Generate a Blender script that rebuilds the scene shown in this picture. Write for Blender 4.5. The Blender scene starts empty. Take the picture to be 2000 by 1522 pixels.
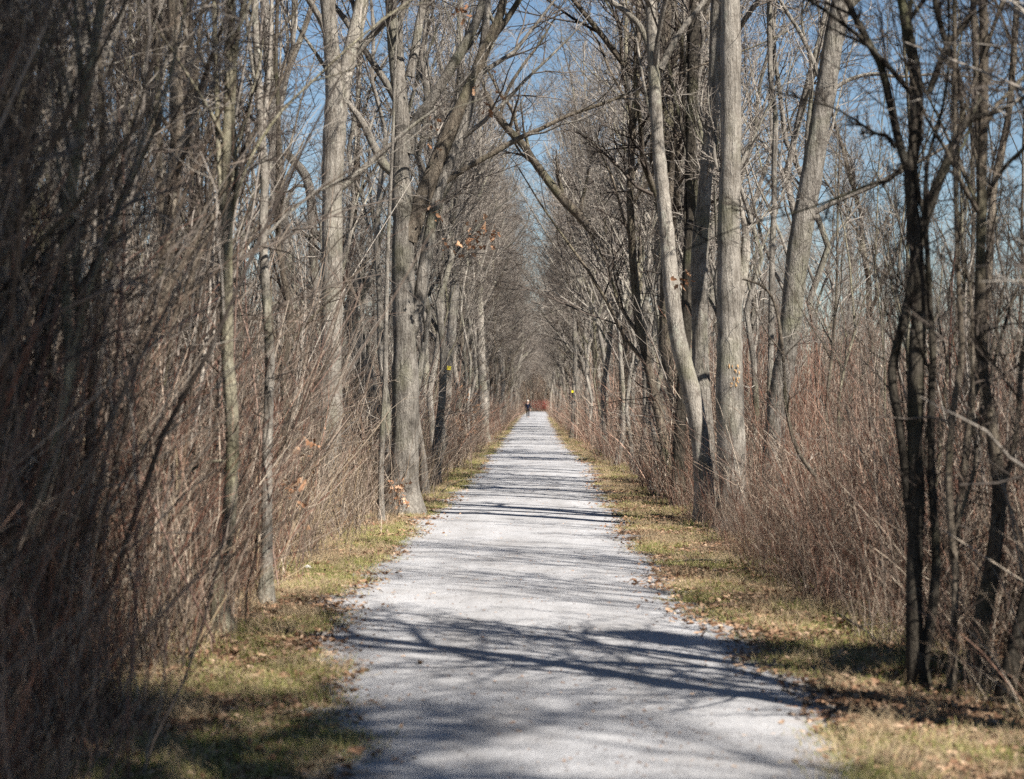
import bpy, math, numpy as np
from mathutils import Vector
RNG = np.random.default_rng(7)
R = math.radians
scene = bpy.context.scene
C = scene.collection

# ------------------------------------------------------------------ camera, sky, sun, exposure
F = 70 / 36 * 2000            # focal length in photo pixels (photo is 2000 px wide)
HX, HY, EYE = 1048.0, 785.0, 1.6
cam = bpy.data.cameras.new('camera'); cam_o = bpy.data.objects.new('camera', cam); C.objects.link(cam_o)
cam_o.location = (0, 0, EYE); cam_o.rotation_euler = (R(90), 0, 0)
cam.lens = 70; cam.sensor_width = 36; cam.shift_x = -(HX - 1000) / 2000; cam.shift_y = (HY - 761) / 2000
cam.clip_start = 0.1; cam.clip_end = 3000
cam.dof.use_dof = True; cam.dof.focus_distance = 33.0; cam.dof.aperture_fstop = 3.0
scene.camera = cam_o

SUN_EL = R(45); SUN_AZ = (0.70, -0.714)
world = bpy.data.worlds.new('World'); scene.world = world; world.use_nodes = True
nt = world.node_tree; bg = nt.nodes['Background']; sky = nt.nodes.new('ShaderNodeTexSky')
sky.sky_type = 'NISHITA'; sky.sun_disc = False; sky.sun_elevation = SUN_EL
sky.sun_rotation = math.atan2(SUN_AZ[0], SUN_AZ[1]); sky.altitude = 200; sky.air_density = 1.0; sky.dust_density = 0.1; sky.ozone_density = 3.0
nt.links.new(sky.outputs[0], bg.inputs[0]); bg.inputs[1].default_value = 0.046
sun = bpy.data.lights.new('sun', 'SUN'); sun.energy = 5.0; sun.angle = R(0.53); sun.color = (1.0, 0.95, 0.88)
sun_o = bpy.data.objects.new('sun', sun); C.objects.link(sun_o); sun_o.location = (20, -20, 30)
SV = Vector((SUN_AZ[0] * math.cos(SUN_EL), SUN_AZ[1] * math.cos(SUN_EL), math.sin(SUN_EL)))
sun_o.rotation_euler = SV.to_track_quat('Z', 'Y').to_euler()
scene.view_settings.view_transform = 'Standard'; scene.view_settings.look = 'None'
scene.view_settings.exposure = 1.16; scene.view_settings.gamma = 1.0
scene.cycles.max_bounces = 3; scene.cycles.diffuse_bounces = 1; scene.cycles.glossy_bounces = 1
scene.cycles.use_denoising = False; scene.cycles.sample_clamp_direct = 6; scene.cycles.sample_clamp_indirect = 2

# ------------------------------------------------------------------ helpers
def W(px, py, d):
    """photo pixel at distance d -> place"""
    return np.array([(px - HX) / F * d, d, EYE - (py - HY) / F * d])
def dist_of(py): return F * EYE / (py - HY)

def tag(o, label=None, cat=None, group=None, kind=None):
    if label: o['label'] = label
    if cat: o['category'] = cat
    if group: o['group'] = group
    if kind: o['kind'] = kind
    return o
def empty(name, loc, label, cat, group=None):
    o = bpy.data.objects.new(name, None); C.objects.link(o); o.location = loc
    o.empty_display_size = 0.3
    return tag(o, label, cat, group)

class Tubes:
    """collects tubes in batches of equal length; builds one mesh"""
    def __init__(s): s.b = []
    def add(s, P, Rr, n=3):
        P = np.asarray(P, float); Rr = np.asarray(Rr, float)
        if P.ndim == 2: P = P[None]; Rr = Rr[None]
        if len(P): s.b.append((P, Rr, n))
        return s
    def arrays(s, origin=(0, 0, 0)):
        V, Fq, off = [], [], 0
        for P, Rr, n in s.b:
            N, Q, _ = P.shape
            T = np.gradient(P, axis=1); T /= np.linalg.norm(T, axis=2, keepdims=True) + 1e-9
            D = P[:, -1] - P[:, 0]
            ax = np.zeros((N, 3)); ax[np.arange(N), np.argmin(np.abs(D), axis=1)] = 1
            U = np.cross(T, ax[:, None, :]); U /= np.linalg.norm(U, axis=2, keepdims=True) + 1e-9
            Vv = np.cross(T, U)
            a = np.arange(n) * 2 * np.pi / n
            ring = P[:, :, None, :] + (Rr[:, :, None, None]) * (np.cos(a)[None, None, :, None] * U[:, :, None, :] + np.sin(a)[None, None, :, None] * Vv[:, :, None, :])
            V.append(ring.reshape(-1, 3))
            base = off + (np.arange(N) * Q * n)[:, None, None]
            i = np.arange(Q - 1)[None, :, None] * n; j = np.arange(n)[None, None, :]; j2 = (j + 1) % n
            q = np.stack([base + i + j, base + i + j2, base + i + n + j2, base + i + n + j], -1)
            Fq.append(q.reshape(-1, 4)); off += N * Q * n
        if not V: return np.zeros((0, 3)), np.zeros((0, 4), int)
        return np.concatenate(V) - np.asarray(origin)[None], np.concatenate(Fq)

def mesh_from(name, V, Fc, mat, smooth=True, mats=None, midx=None):
    m = bpy.data.meshes.new(name); k = Fc.shape[1]
    m.vertices.add(len(V)); m.vertices.foreach_set('co', np.ascontiguousarray(V, dtype=np.float32).ravel())
    m.loops.add(Fc.size); m.loops.foreach_set('vertex_index', np.ascontiguousarray(Fc, dtype=np.int32).ravel())
    m.polygons.add(len(Fc)); m.polygons.foreach_set('loop_start', (np.arange(len(Fc)) * k).astype(np.int32))
    if smooth: m.polygons.foreach_set('use_smooth', np.ones(len(Fc), bool))
    for x in (mats or [mat]): m.materials.append(x)
    if midx is not None: m.polygons.foreach_set('material_index', np.asarray(midx, dtype=np.int32))
    m.update(calc_edges=True)
    return m
def obj(name, mesh, parent=None, loc=(0, 0, 0), link=True):
    o = bpy.data.objects.new(name, mesh); o.location = loc
    if link: C.objects.link(o)
    if parent: o.parent = parent
    return o
def tube_obj(name, tb, mat, parent=None, origin=(0, 0, 0), loc=(0, 0, 0), link=True):
    V, Fc = tb.arrays(origin)
    return obj(name, mesh_from(name, V, Fc, mat), parent, loc, link)

def unit(v): return v / (np.linalg.norm(v, axis=-1, keepdims=True) + 1e-9)
def grow(P, Rr, K, t0=.3, t1=1., ang=(35, 65), lf=(.3, .6), Q=4, up=.2, wig=.15, trop=.05, rf=.6, taper=.3, r0=None, lens=None, rng=RNG, shrink=.55, rmin=.0012):
    """K children on every parent tube -> (polylines, radii)"""
    N, Qp, _ = P.shape
    if lens is None: lens = np.linalg.norm(np.diff(P, axis=1), axis=2).sum(1)
    t = (t0 + (t1 - t0) * (np.arange(K)[None] + rng.random((N, K))) / K).clip(0, .999)
    x = t * (Qp - 1); i = x.astype(int); f = (x - i)[..., None]; n = np.arange(N)[:, None]
    pos = P[n, i] * (1 - f) + P[n, i + 1] * f
    tan = unit(P[n, i + 1] - P[n, i])
    rad = (Rr[n, i] * (1 - f[..., 0]) + Rr[n, i + 1] * f[..., 0])
    perp = unit(np.cross(tan, unit(rng.normal(size=(N, K, 3)))))
    a = np.radians(rng.uniform(*ang, size=(N, K)))[..., None]
    d = tan * np.cos(a) + perp * np.sin(a); d[..., 2] += up; d = unit(d)
    L = lens[:, None] * rng.uniform(*lf, size=(N, K)) * (1 - shrink * (t - t0) / max(t1 - t0, .01))
    pts = [pos]; step = (L / (Q - 1))[..., None]
    for q in range(Q - 1):
        pts.append(pts[-1] + d * step)
        d = d + rng.normal(size=d.shape) * wig; d[..., 2] += trop; d = unit(d)
    out = np.stack(pts, 2).reshape(N * K, Q, 3)
    r = (rad * rf if r0 is None else np.minimum(rad * .8, r0 * rng.uniform(.7, 1.2, (N, K)))).reshape(N * K)
    r = np.maximum(r, rmin)
    rr = r[:, None] * np.linspace(1, taper, Q)[None]
    return out, np.maximum(rr, rmin * .6), L.reshape(-1)

def spline(pts, n):
    """Catmull-Rom through pts (k,m) -> n rows"""
    p = np.asarray(pts, float)
    if len(p) == 2: t = np.linspace(0, 1, n)[:, None]; return p[0] * (1 - t) + p[1] * t
    p = np.concatenate([[2 * p[0] - p[1]], p, [2 * p[-1] - p[-2]]]); k = len(p) - 3
    out = []
    for s in np.linspace(0, k - 1e-6, n):
        i = int(s); t = s - i; a, b, c, d = p[i:i + 4]
        out.append(.5 * ((2 * b) + (-a + c) * t + (2 * a - 5 * b + 4 * c - d) * t * t + (-a + 3 * b - 3 * c + d) * t ** 3))
    return np.array(out)

# ------------------------------------------------------------------ materials
def new_mat(name):
    m = bpy.data.materials.new(name); m.use_nodes = True
    n = m.node_tree.nodes; b = n['Principled BSDF']
    b.inputs['Roughness'].default_value = .9; b.inputs['Specular IOR Level'].default_value = .2
    return m, m.node_tree, b
def N(nt, t, **kw):
    n = nt.nodes.new(t)
    for k, v in kw.items(): setattr(n, k, v)
    return n
def ramp(nt, fac, stops):
    r = N(nt, 'ShaderNodeValToRGB'); e = r.color_ramp.elements
    e[0].position, e[0].color = stops[0][0], (*stops[0][1], 1); e[1].position, e[1].color = stops[-1][0], (*stops[-1][1], 1)
    for p, c in stops[1:-1]: x = e.new(p); x.color = (*c, 1)
    if fac is not None: nt.links.new(fac, r.inputs[0])
    return r.outputs[0]
def noise(nt, vec, scale, detail=4, rough=.6, dist=0):
    n = N(nt, 'ShaderNodeTexNoise'); n.inputs['Scale'].default_value = scale; n.inputs['Detail'].default_value = detail
    n.inputs['Roughness'].default_value = rough; n.inputs['Distortion'].default_value = dist
    if vec is not None: nt.links.new(vec, n.inputs['Vector'])
    return n.outputs['Fac']
def mapping(nt, vec, sc):
    m = N(nt, 'ShaderNodeMapping'); m.inputs['Scale'].default_value = sc; nt.links.new(vec, m.inputs['Vector']); return m.outputs[0]
def mix(nt, fac, a, b, mode='MIX'):
    m = N(nt, 'ShaderNodeMix', data_type='RGBA', blend_type=mode)
    for s, v in ((0, fac), (6, a), (7, b)):
        if isinstance(v, (int, float)): m.inputs[s].default_value = v
        elif isinstance(v, tuple): m.inputs[s].default_value = (*v, 1)
        else: nt.links.new(v, m.inputs[s])
    return m.outputs[2]
def math_n(nt, op, a, b=None):
    m = N(nt, 'ShaderNodeMath', operation=op)
    for s, v in ((0, a), (1, b)):
        if v is None: continue
        if isinstance(v, (int, float)): m.inputs[s].default_value = v
        else: nt.links.new(v, m.inputs[s])
    return m.outputs[0]

def bark(name, dark, mid, pale, furrow=1.0, lichen=.35, rough_scale=1.0, moss=(.16, .17, .08)):
    m, nt, b = new_mat(name)
    tc = N(nt, 'ShaderNodeTexCoord').outputs['Object']; inf = N(nt, 'ShaderNodeObjectInfo')
    off = N(nt, 'ShaderNodeVectorMath', operation='ADD'); nt.links.new(tc, off.inputs[0])
    cmb = N(nt, 'ShaderNodeCombineXYZ'); s = math_n(nt, 'MULTIPLY', inf.outputs['Random'], 37.0); nt.links.new(s, cmb.inputs[2]); nt.links.new(cmb.outputs[0], off.inputs[1])
    v = off.outputs[0]
    streak = noise(nt, mapping(nt, v, (26 * rough_scale, 26 * rough_scale, 3.2 * rough_scale)), 1.0, 5, .65, .6)
    fine = noise(nt, mapping(nt, v, (90, 90, 28)), 1.0, 3, .6)
    blot = noise(nt, v, 2.4, 4, .6); li = noise(nt, v, 6.5, 5, .7)
    col = ramp(nt, streak, [(.36, dark), (.46, mid), (.64, pale)])
    col = mix(nt, .55, col, ramp(nt, fine, [(.3, dark), (.7, pale)]), 'MIX')
    col = mix(nt, .75, col, ramp(nt, blot, [(.3, (.42, .40, .37)), (.48, (.86, .84, .81)), (.7, (1.2, 1.18, 1.14))]), 'MULTIPLY')
    col = mix(nt, .8, col, ramp(nt, noise(nt, mapping(nt, v, (1, 1, .5)), 8.5, 5, .7), [(.34, (.45, .43, .40)), (.5, (.95, .94, .92)), (.68, (1.18, 1.17, 1.14))]), 'MULTIPLY')
    lm = ramp(nt, li, [(.60, (0, 0, 0)), (.66, (lichen,) * 3)])
    col = mix(nt, lm, col, (.42, .42, .34))
    mo = ramp(nt, noise(nt, v, 1.3, 3, .5), [(.52, (0, 0, 0)), (.75, (.45,) * 3)])
    col = mix(nt, mo, col, moss)
    hv = N(nt, 'ShaderNodeHueSaturation'); nt.links.new(col, hv.inputs['Color'])
    nt.links.new(math_n(nt, 'ADD', math_n(nt, 'MULTIPLY', inf.outputs['Random'], .5), .75), hv.inputs['Value'])
    nt.links.new(hv.outputs[0], b.inputs['Base Color'])
    bp = N(nt, 'ShaderNodeBump'); bp.inputs['Strength'].default_value = 1.0; bp.inputs['Distance'].default_value = .06 * furrow
    h = math_n(nt, 'ADD', streak, math_n(nt, 'MULTIPLY', fine, .3)); nt.links.new(h, bp.inputs['Height']); nt.links.new(bp.outputs[0], b.inputs['Normal'])
    return m
M_GREY = bark('bark_grey', (.075, .062, .05), (.235, .215, .19), (.39, .365, .33), 1.0)
M_PALE = bark('bark_pale', (.13, .11, .09), (.30, .275, .245), (.46, .43, .385), .7, .45)
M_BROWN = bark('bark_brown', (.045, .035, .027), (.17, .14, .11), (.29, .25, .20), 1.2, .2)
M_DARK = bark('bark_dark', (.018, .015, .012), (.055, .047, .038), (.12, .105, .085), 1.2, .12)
M_YELLOW = bark('bark_mossy', (.07, .06, .04), (.25, .23, .17), (.40, .37, .28), .8, .3, moss=(.24, .23, .11))

def twig_mat(name, stops, val=(.75, .5)):
    m, nt, b = new_mat(name); g = N(nt, 'ShaderNodeNewGeometry'); inf = N(nt, 'ShaderNodeObjectInfo')
    f = math_n(nt, 'FRACT', math_n(nt, 'ADD', g.outputs['Random Per Island'], math_n(nt, 'MULTIPLY', inf.outputs['Random'], 1.0)))
    col = ramp(nt, f, stops)
    hv = N(nt, 'ShaderNodeHueSaturation'); nt.links.new(col, hv.inputs['Color'])
    nt.links.new(math_n(nt, 'ADD', math_n(nt, 'MULTIPLY', inf.outputs['Random'], val[1]), val[0]), hv.inputs['Value'])
    nt.links.new(hv.outputs[0], b.inputs['Base Color']); b.inputs['Roughness'].default_value = .85; b.inputs['Specular IOR Level'].default_value = .08
    return m
M_TWIG = twig_mat('twig', [(0, (.06, .048, .04)), (.5, (.20, .172, .148)), (1, (.38, .34, .29))])
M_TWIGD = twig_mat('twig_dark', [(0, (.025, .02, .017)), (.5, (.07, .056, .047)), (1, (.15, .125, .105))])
M_BRUSH = twig_mat('brush', [(0, (.06, .045, .035)), (.25, (.16, .115, .085)), (.5, (.32, .25, .18)), (.75, (.56, .47, .37)), (.9, (.40, .32, .25)), (1, (.18, .10, .07))])
M_BRUSHRED = twig_mat('brush_red', [(0, (.08, .04, .03)), (.35, (.24, .13, .09)), (.7, (.42, .28, .21)), (.85, (.50, .42, .33)), (1, (.16, .11, .08))])
M_BRNEAR = twig_mat('brush_near', [(0, (.05, .022, .016)), (.35, (.17, .075, .05)), (.7, (.30, .17, .12)), (.85, (.38, .30, .23)), (1, (.11, .07, .05))])  # redder and darker than brush_red; the darkening stands in for foreground dimness
M_SHRUB = twig_mat('shrub_stem', [(0, (.05, .038, .028)), (.4, (.14, .105, .08)), (.75, (.30, .25, .20)), (1, (.17, .09, .07))])
M_STRAW = twig_mat('straw', [(0, (.36, .27, .16)), (.5, (.50, .40, .26)), (1, (.30, .20, .12))])
M_LEAF = twig_mat('dry_leaf', [(0, (.12, .065, .04)), (.35, (.22, .125, .075)), (.7, (.34, .215, .135)), (1, (.46, .33, .23))])
M_OAKLEAF = twig_mat('oak_leaf', [(0, (.22, .11, .06)), (.5, (.36, .20, .115)), (1, (.52, .34, .22))])
M_GRASS = twig_mat('grass_blade', [(0, (.10, .13, .03)), (.3, (.21, .23, .06)), (.55, (.36, .32, .13)), (.8, (.50, .41, .23)), (1, (.14, .17, .04))])
M_REDB = twig_mat('red_berry', [(0, (.45, .03, .04)), (.5, (.55, .08, .07)), (1, (.4, .16, .12))])

# ------------------------------------------------------------------ ground, path
EL = np.array([(-5, -.75), (8.4, -.80), (10.1, -.97), (11.6, -1.12), (12.8, -1.31), (14.4, -1.52), (15.75, -1.68), (18, -1.56), (20.4, -1.48), (24.4, -1.58), (29, -1.47), (35.6, -1.44), (46, -1.33), (59, -1.42), (72, -1.32), (86, -1.45), (110, -1.45), (138, -1.6), (194, -1.65), (260, -1.5), (330, -1.2), (420, 0)])
ER = np.array([(-5, 1.3), (8.4, 1.32), (10.1, 1.42), (12, 1.38), (15, 1.26), (17.5, 1.14), (19.75, 1.10), (23.5, 1.13), (29, 1.13), (37.7, 1.2), (48, 1.36), (59, 1.2), (72, 1.05), (86, 1.0), (110, 1.1), (138, 1.1), (194, 1.15), (260, 1.3), (330, 1.6), (420, 3)])
def wob(y, s):
    return .05 * np.sin(y * 2.1 + s) + .04 * np.sin(y * 5.3 + 2 * s) + .03 * np.sin(y * 11.7 + 3 * s) + .06 * np.sin(y * .83 + s)
def eL(y): return np.interp(y, EL[:, 0], EL[:, 1]) - .09 + wob(y, 1.3)
def eR(y): return np.interp(y, ER[:, 0], ER[:, 1]) + .09 + wob(y, 4.1)
def gz(x, y):
    x = np.asarray(x, float); y = np.asarray(y, float)
    a = np.clip((np.abs(x) - 2.0) / 5, 0, 1); a = a * a * (3 - 2 * a)
    b = np.clip((np.abs(x) - .9) / 1.5, 0, 1)
    far = np.clip((np.abs(x) - 30) / 100, 0, 1)
    return -.35 * a * (1 - far) + b * (.025 * np.sin(x * 2.3 + y * .7) + .02 * np.sin(y * 1.9 - x * 1.1)) + a * (.07 * np.sin(x * .7 + 1) * np.cos(y * .31) + .05 * np.sin(y * .9 + x * .5))
xs = np.unique(np.concatenate([np.linspace(-3.2, 3.2, 129), np.linspace(-14, -3.2, 50), np.linspace(3.2, 14, 50), -np.geomspace(14, 900, 22), np.geomspace(14, 900, 22)]))
ys = np.unique(np.concatenate([np.linspace(-60, 4, 24), np.linspace(4, 40, 260), np.linspace(40, 130, 240), np.linspace(130, 440, 160), np.geomspace(440, 1500, 14)]))
X, Y = np.meshgrid(xs, ys); Z = gz(X, Y)
V = np.stack([X, Y, Z], -1).reshape(-1, 3); nx, ny = len(xs), len(ys)
ii = (np.arange(ny - 1)[:, None] * nx + np.arange(nx - 1)[None]).ravel()
Fq = np.stack([ii, ii + 1, ii + nx + 1, ii + nx], -1)

mg, nt, b = new_mat('ground')
tc = N(nt, 'ShaderNodeTexCoord').outputs['Object']
at = N(nt, 'ShaderNodeAttribute', attribute_name='edge').outputs['Fac']
litter = mix(nt, noise(nt, tc, 1.1, 5), ramp(nt, noise(nt, tc, 24, 6, .75), [(.35, (.10, .065, .04)), (.5, (.26, .18, .12)), (.65, (.42, .31, .22))]), ramp(nt, noise(nt, tc, 40, 5, .75), [(.35, (.06, .04, .028)), (.5, (.18, .125, .085)), (.66, (.36, .27, .2))]))
turf = mix(nt, ramp(nt, noise(nt, tc, 1.7, 5, .65), [(.50, (0, 0, 0)), (.64, (1, 1, 1))]),
           ramp(nt, noise(nt, tc, 45, 5, .75), [(.35, (.09, .06, .04)), (.5, (.25, .185, .11)), (.65, (.43, .34, .21))]),
           ramp(nt, noise(nt, tc, 38, 5, .75), [(.35, (.08, .085, .03)), (.5, (.22, .22, .08)), (.65, (.40, .37, .17))]))
w1 = math_n(nt, 'ADD', at, math_n(nt, 'MULTIPLY', math_n(nt, 'SUBTRACT', noise(nt, tc, 3.5, 6, .7), .5), .9))
wl = ramp(nt, w1, [(.22, (0, 0, 0)), (.55, (1, 1, 1))])
col = mix(nt, wl, turf, litter)
gravel = ramp(nt, noise(nt, tc, 60, 4, .7), [(.3, (.17, .155, .15)), (.5, (.34, .325, .32)), (.7, (.50, .49, .49))])
w2 = math_n(nt, 'ADD', at, math_n(nt, 'MULTIPLY', math_n(nt, 'SUBTRACT', noise(nt, tc, 14, 6, .75), .5), .7))
col = mix(nt, ramp(nt, w2, [(.02, (1, 1, 1)), (.12, (0, 0, 0))]), col, gravel)
nt.links.new(col, b.inputs['Base Color'])
bp = N(nt, 'ShaderNodeBump'); bp.inputs['Strength'].default_value = .9; bp.inputs['Distance'].default_value = .05
nt.links.new(math_n(nt, 'ADD', noise(nt, tc, 30, 6, .75), noise(nt, tc, 4, 3)), bp.inputs['Height']); nt.links.new(bp.outputs[0], b.inputs['Normal'])
gm = mesh_from('ground', V, Fq, mg)
edge = np.maximum(eL(V[:, 1]) - V[:, 0], V[:, 0] - eR(V[:, 1]))
gm.attributes.new('edge', 'FLOAT', 'POINT').data.foreach_set('value', edge.astype(np.float32))
tag(obj('ground', gm), kind='structure')

mp, nt, b = new_mat('path_gravel')
tc = N(nt, 'ShaderNodeTexCoord').outputs['Object']
g1 = ramp(nt, noise(nt, tc, 75, 5, .8), [(.30, (.17, .168, .17)), (.45, (.37, .372, .385)), (.6, (.47, .472, .485)), (.75, (.72, .71, .69))])
vo = N(nt, 'ShaderNodeTexVoronoi'); vo.inputs['Scale'].default_value = 85; nt.links.new(tc, vo.inputs['Vector'])
g2 = ramp(nt, vo.outputs['Distance'], [(.0, (.60, .59, .58)), (.45, (.44, .43, .42)), (.8, (.22, .21, .205))])
g = mix(nt, .45, g1, g2)
g = mix(nt, .8, g, ramp(nt, noise(nt, mapping(nt, tc, (1, .55, 1)), 1.6, 6, .65), [(.3, (.70, .68, .66)), (.5, (.96, .955, .95)), (.7, (1.12, 1.12, 1.12))]), 'MULTIPLY')
trk = noise(nt, mapping(nt, tc, (2.2, .10, 1)), 1.0, 4, .6)
g = mix(nt, .6, g, ramp(nt, trk, [(.35, (.78, .77, .76)), (.65, (1.1, 1.1, 1.1))]), 'MULTIPLY')
at = N(nt, 'ShaderNodeAttribute', attribute_name='edge').outputs['Fac']
w = math_n(nt, 'ADD', at, math_n(nt, 'MULTIPLY', math_n(nt, 'SUBTRACT', noise(nt, tc, 7, 6, .75), .5), .75))
g = mix(nt, ramp(nt, w, [(-.0, (0, 0, 0)), (.001, (0, 0, 0))]), g, (0.3, .2, .1))
soil = ramp(nt, noise(nt, tc, 40, 5, .75), [(.35, (.16, .11, .07)), (.55, (.30, .23, .16)), (.7, (.42, .35, .26))])
sh = N(nt, 'ShaderNodeMapRange'); sh.inputs['From Min'].default_value = -.22; sh.inputs['From Max'].default_value = .12; nt.links.new(w, sh.inputs['Value'])
g = mix(nt, math_n(nt, 'MULTIPLY', sh.outputs[0], .75), g, soil)
deb = ramp(nt, noise(nt, mapping(nt, tc, (1, .7, 1)), 22, 5, .8, .5), [(.62, (0, 0, 0)), (.70, (.6,) * 3)])
g = mix(nt, deb, g, (.26, .20, .14))
nt.links.new(g, b.inputs['Base Color'])
bp = N(nt, 'ShaderNodeBump'); bp.inputs['Strength'].default_value = .7; bp.inputs['Distance'].default_value = .012
nt.links.new(math_n(nt, 'ADD', noise(nt, tc, 90, 4, .8), math_n(nt, 'MULTIPLY', noise(nt, tc, 5, 3), 3.0)), bp.inputs['Height']); nt.links.new(bp.outputs[0], b.inputs['Normal'])
py_ = np.unique(np.concatenate([np.linspace(-30, 5, 40), np.linspace(5, 45, 800), np.linspace(45, 140, 700), np.linspace(140, 420, 500)]))
rg = np.random.default_rng(3)
jl = rg.normal(size=len(py_)) * .025; jr = rg.normal(size=len(py_)) * .025
L_ = eL(py_) + jl; R_ = eR(py_) + jr; k = 24
u = np.linspace(0, 1, k)[None]; X = L_[:, None] * (1 - u) + R_[:, None] * u; Y = np.repeat(py_[:, None], k, 1)
Z = gz(X, Y) + .004 + .02 * (1 - (2 * u - 1) ** 2)
V = np.stack([X, Y, Z], -1).reshape(-1, 3); n_ = len(py_)
ii = (np.arange(n_ - 1)[:, None] * k + np.arange(k - 1)[None]).ravel()
pm = mesh_from('path', V, np.stack([ii, ii + 1, ii + k + 1, ii + k], -1), mp)
edge = np.maximum(np.repeat(L_[:, None], k, 1).ravel() - V[:, 0], V[:, 0] - np.repeat(R_[:, None], k, 1).ravel())
pm.attributes.new('edge', 'FLOAT', 'POINT').data.foreach_set('value', edge.astype(np.float32))
tag(obj('path', pm), kind='structure')

# ------------------------------------------------------------------ scatter (stuff only)
def scatter(name, protos, pts, rotz, tilt, scl, label, cat):
    n = len(pts); me = bpy.data.meshes.new(name); me.vertices.add(n)
    me.vertices.foreach_set('co', np.asarray(pts, np.float32).ravel())
    rot = np.zeros((n, 3), np.float32); rot[:, 2] = rotz; rot[:, :2] = tilt
    me.attributes.new('rot', 'FLOAT_VECTOR', 'POINT').data.foreach_set('vector', rot.ravel())
    me.attributes.new('scl', 'FLOAT', 'POINT').data.foreach_set('value', np.asarray(scl, np.float32) * np.ones(n, np.float32))
    me.attributes.new('idx', 'INT', 'POINT').data.foreach_set('value', RNG.integers(0, len(protos), n).astype(np.int32))
    o = obj(name, me); tag(o, label, cat, kind='stuff')
    col = bpy.data.collections.new(name + '_source')
    for p in protos: col.objects.link(p)
    g = bpy.data.node_groups.new(name, 'GeometryNodeTree')
    g.interface.new_socket('Geometry', in_out='INPUT', socket_type='NodeSocketGeometry'); g.interface.new_socket('Geometry', in_out='OUTPUT', socket_type='NodeSocketGeometry')
    gi = g.nodes.new('NodeGroupInput'); go = g.nodes.new('NodeGroupOutput')
    ci = g.nodes.new('GeometryNodeCollectionInfo'); ci.inputs[0].default_value = col; ci.inputs['Separate Children'].default_value = True; ci.inputs['Reset Children'].default_value = True
    ip = g.nodes.new('GeometryNodeInstanceOnPoints'); ip.inputs['Pick Instance'].default_value = True
    def att(nm, t):
        a = g.nodes.new('GeometryNodeInputNamedAttribute'); a.data_type = t; a.inputs[0].default_value = nm; return a.outputs[0]
    e2r = g.nodes.new('FunctionNodeEulerToRotation'); g.links.new(att('rot', 'FLOAT_VECTOR'), e2r.inputs[0])
    g.links.new(gi.outputs[0], ip.inputs['Points']); g.links.new(ci.outputs[0], ip.inputs['Instance'])
    g.links.new(att('idx', 'INT'), ip.inputs['Instance Index']); g.links.new(e2r.outputs[0], ip.inputs['Rotation']); g.links.new(att('scl', 'FLOAT'), ip.inputs['Scale'])
    g.links.new(ip.outputs[0], go.inputs[0])
    o.modifiers.new('scatter', 'NODES').node_group = g
    return o

# ------------------------------------------------------------------ prototypes
def leaves_mesh(name, pos, size, mat, rng, lobed=True):
    """curled little leaves, 2 quads-as-tris fan of 6 verts each"""
    n = len(pos)
    if n == 0: return None
    base = np.array([(0, 0, 0), (.28, .35, .07), (.12, .55, .02), (.36, .8, .12), (0, 1.1, -.06), (-.34, .78, .1), (-.13, .55, .02), (-.3, .33, .05)])
    tri = np.array([(0, 1, 2), (2, 3, 4), (4, 5, 6), (6, 7, 0), (0, 2, 6), (2, 4, 6)])
    q = rng.normal(size=(n, 4)); q /= np.linalg.norm(q, axis=1, keepdims=True); w, x, y, z = q.T
    Rm = np.stack([1 - 2 * (y * y + z * z), 2 * (x * y - z * w), 2 * (x * z + y * w), 2 * (x * y + z * w), 1 - 2 * (x * x + z * z), 2 * (y * z - x * w), 2 * (x * z - y * w), 2 * (y * z + x * w), 1 - 2 * (x * x + y * y)], -1).reshape(n, 3, 3)
    s = size * rng.uniform(.6, 1.3, n)
    b_ = base[None] + rng.normal(size=(n, 8, 3)) * .07
    V = np.einsum('nij,nkj->nki', Rm, b_) * s[:, None, None] + np.asarray(pos)[:, None]
    Fc = (np.arange(n)[:, None, None] * 8 + tri[None]).reshape(-1, 3)
    return mesh_from(name, V.reshape(-1, 3), Fc, mat, smooth=False)

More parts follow.
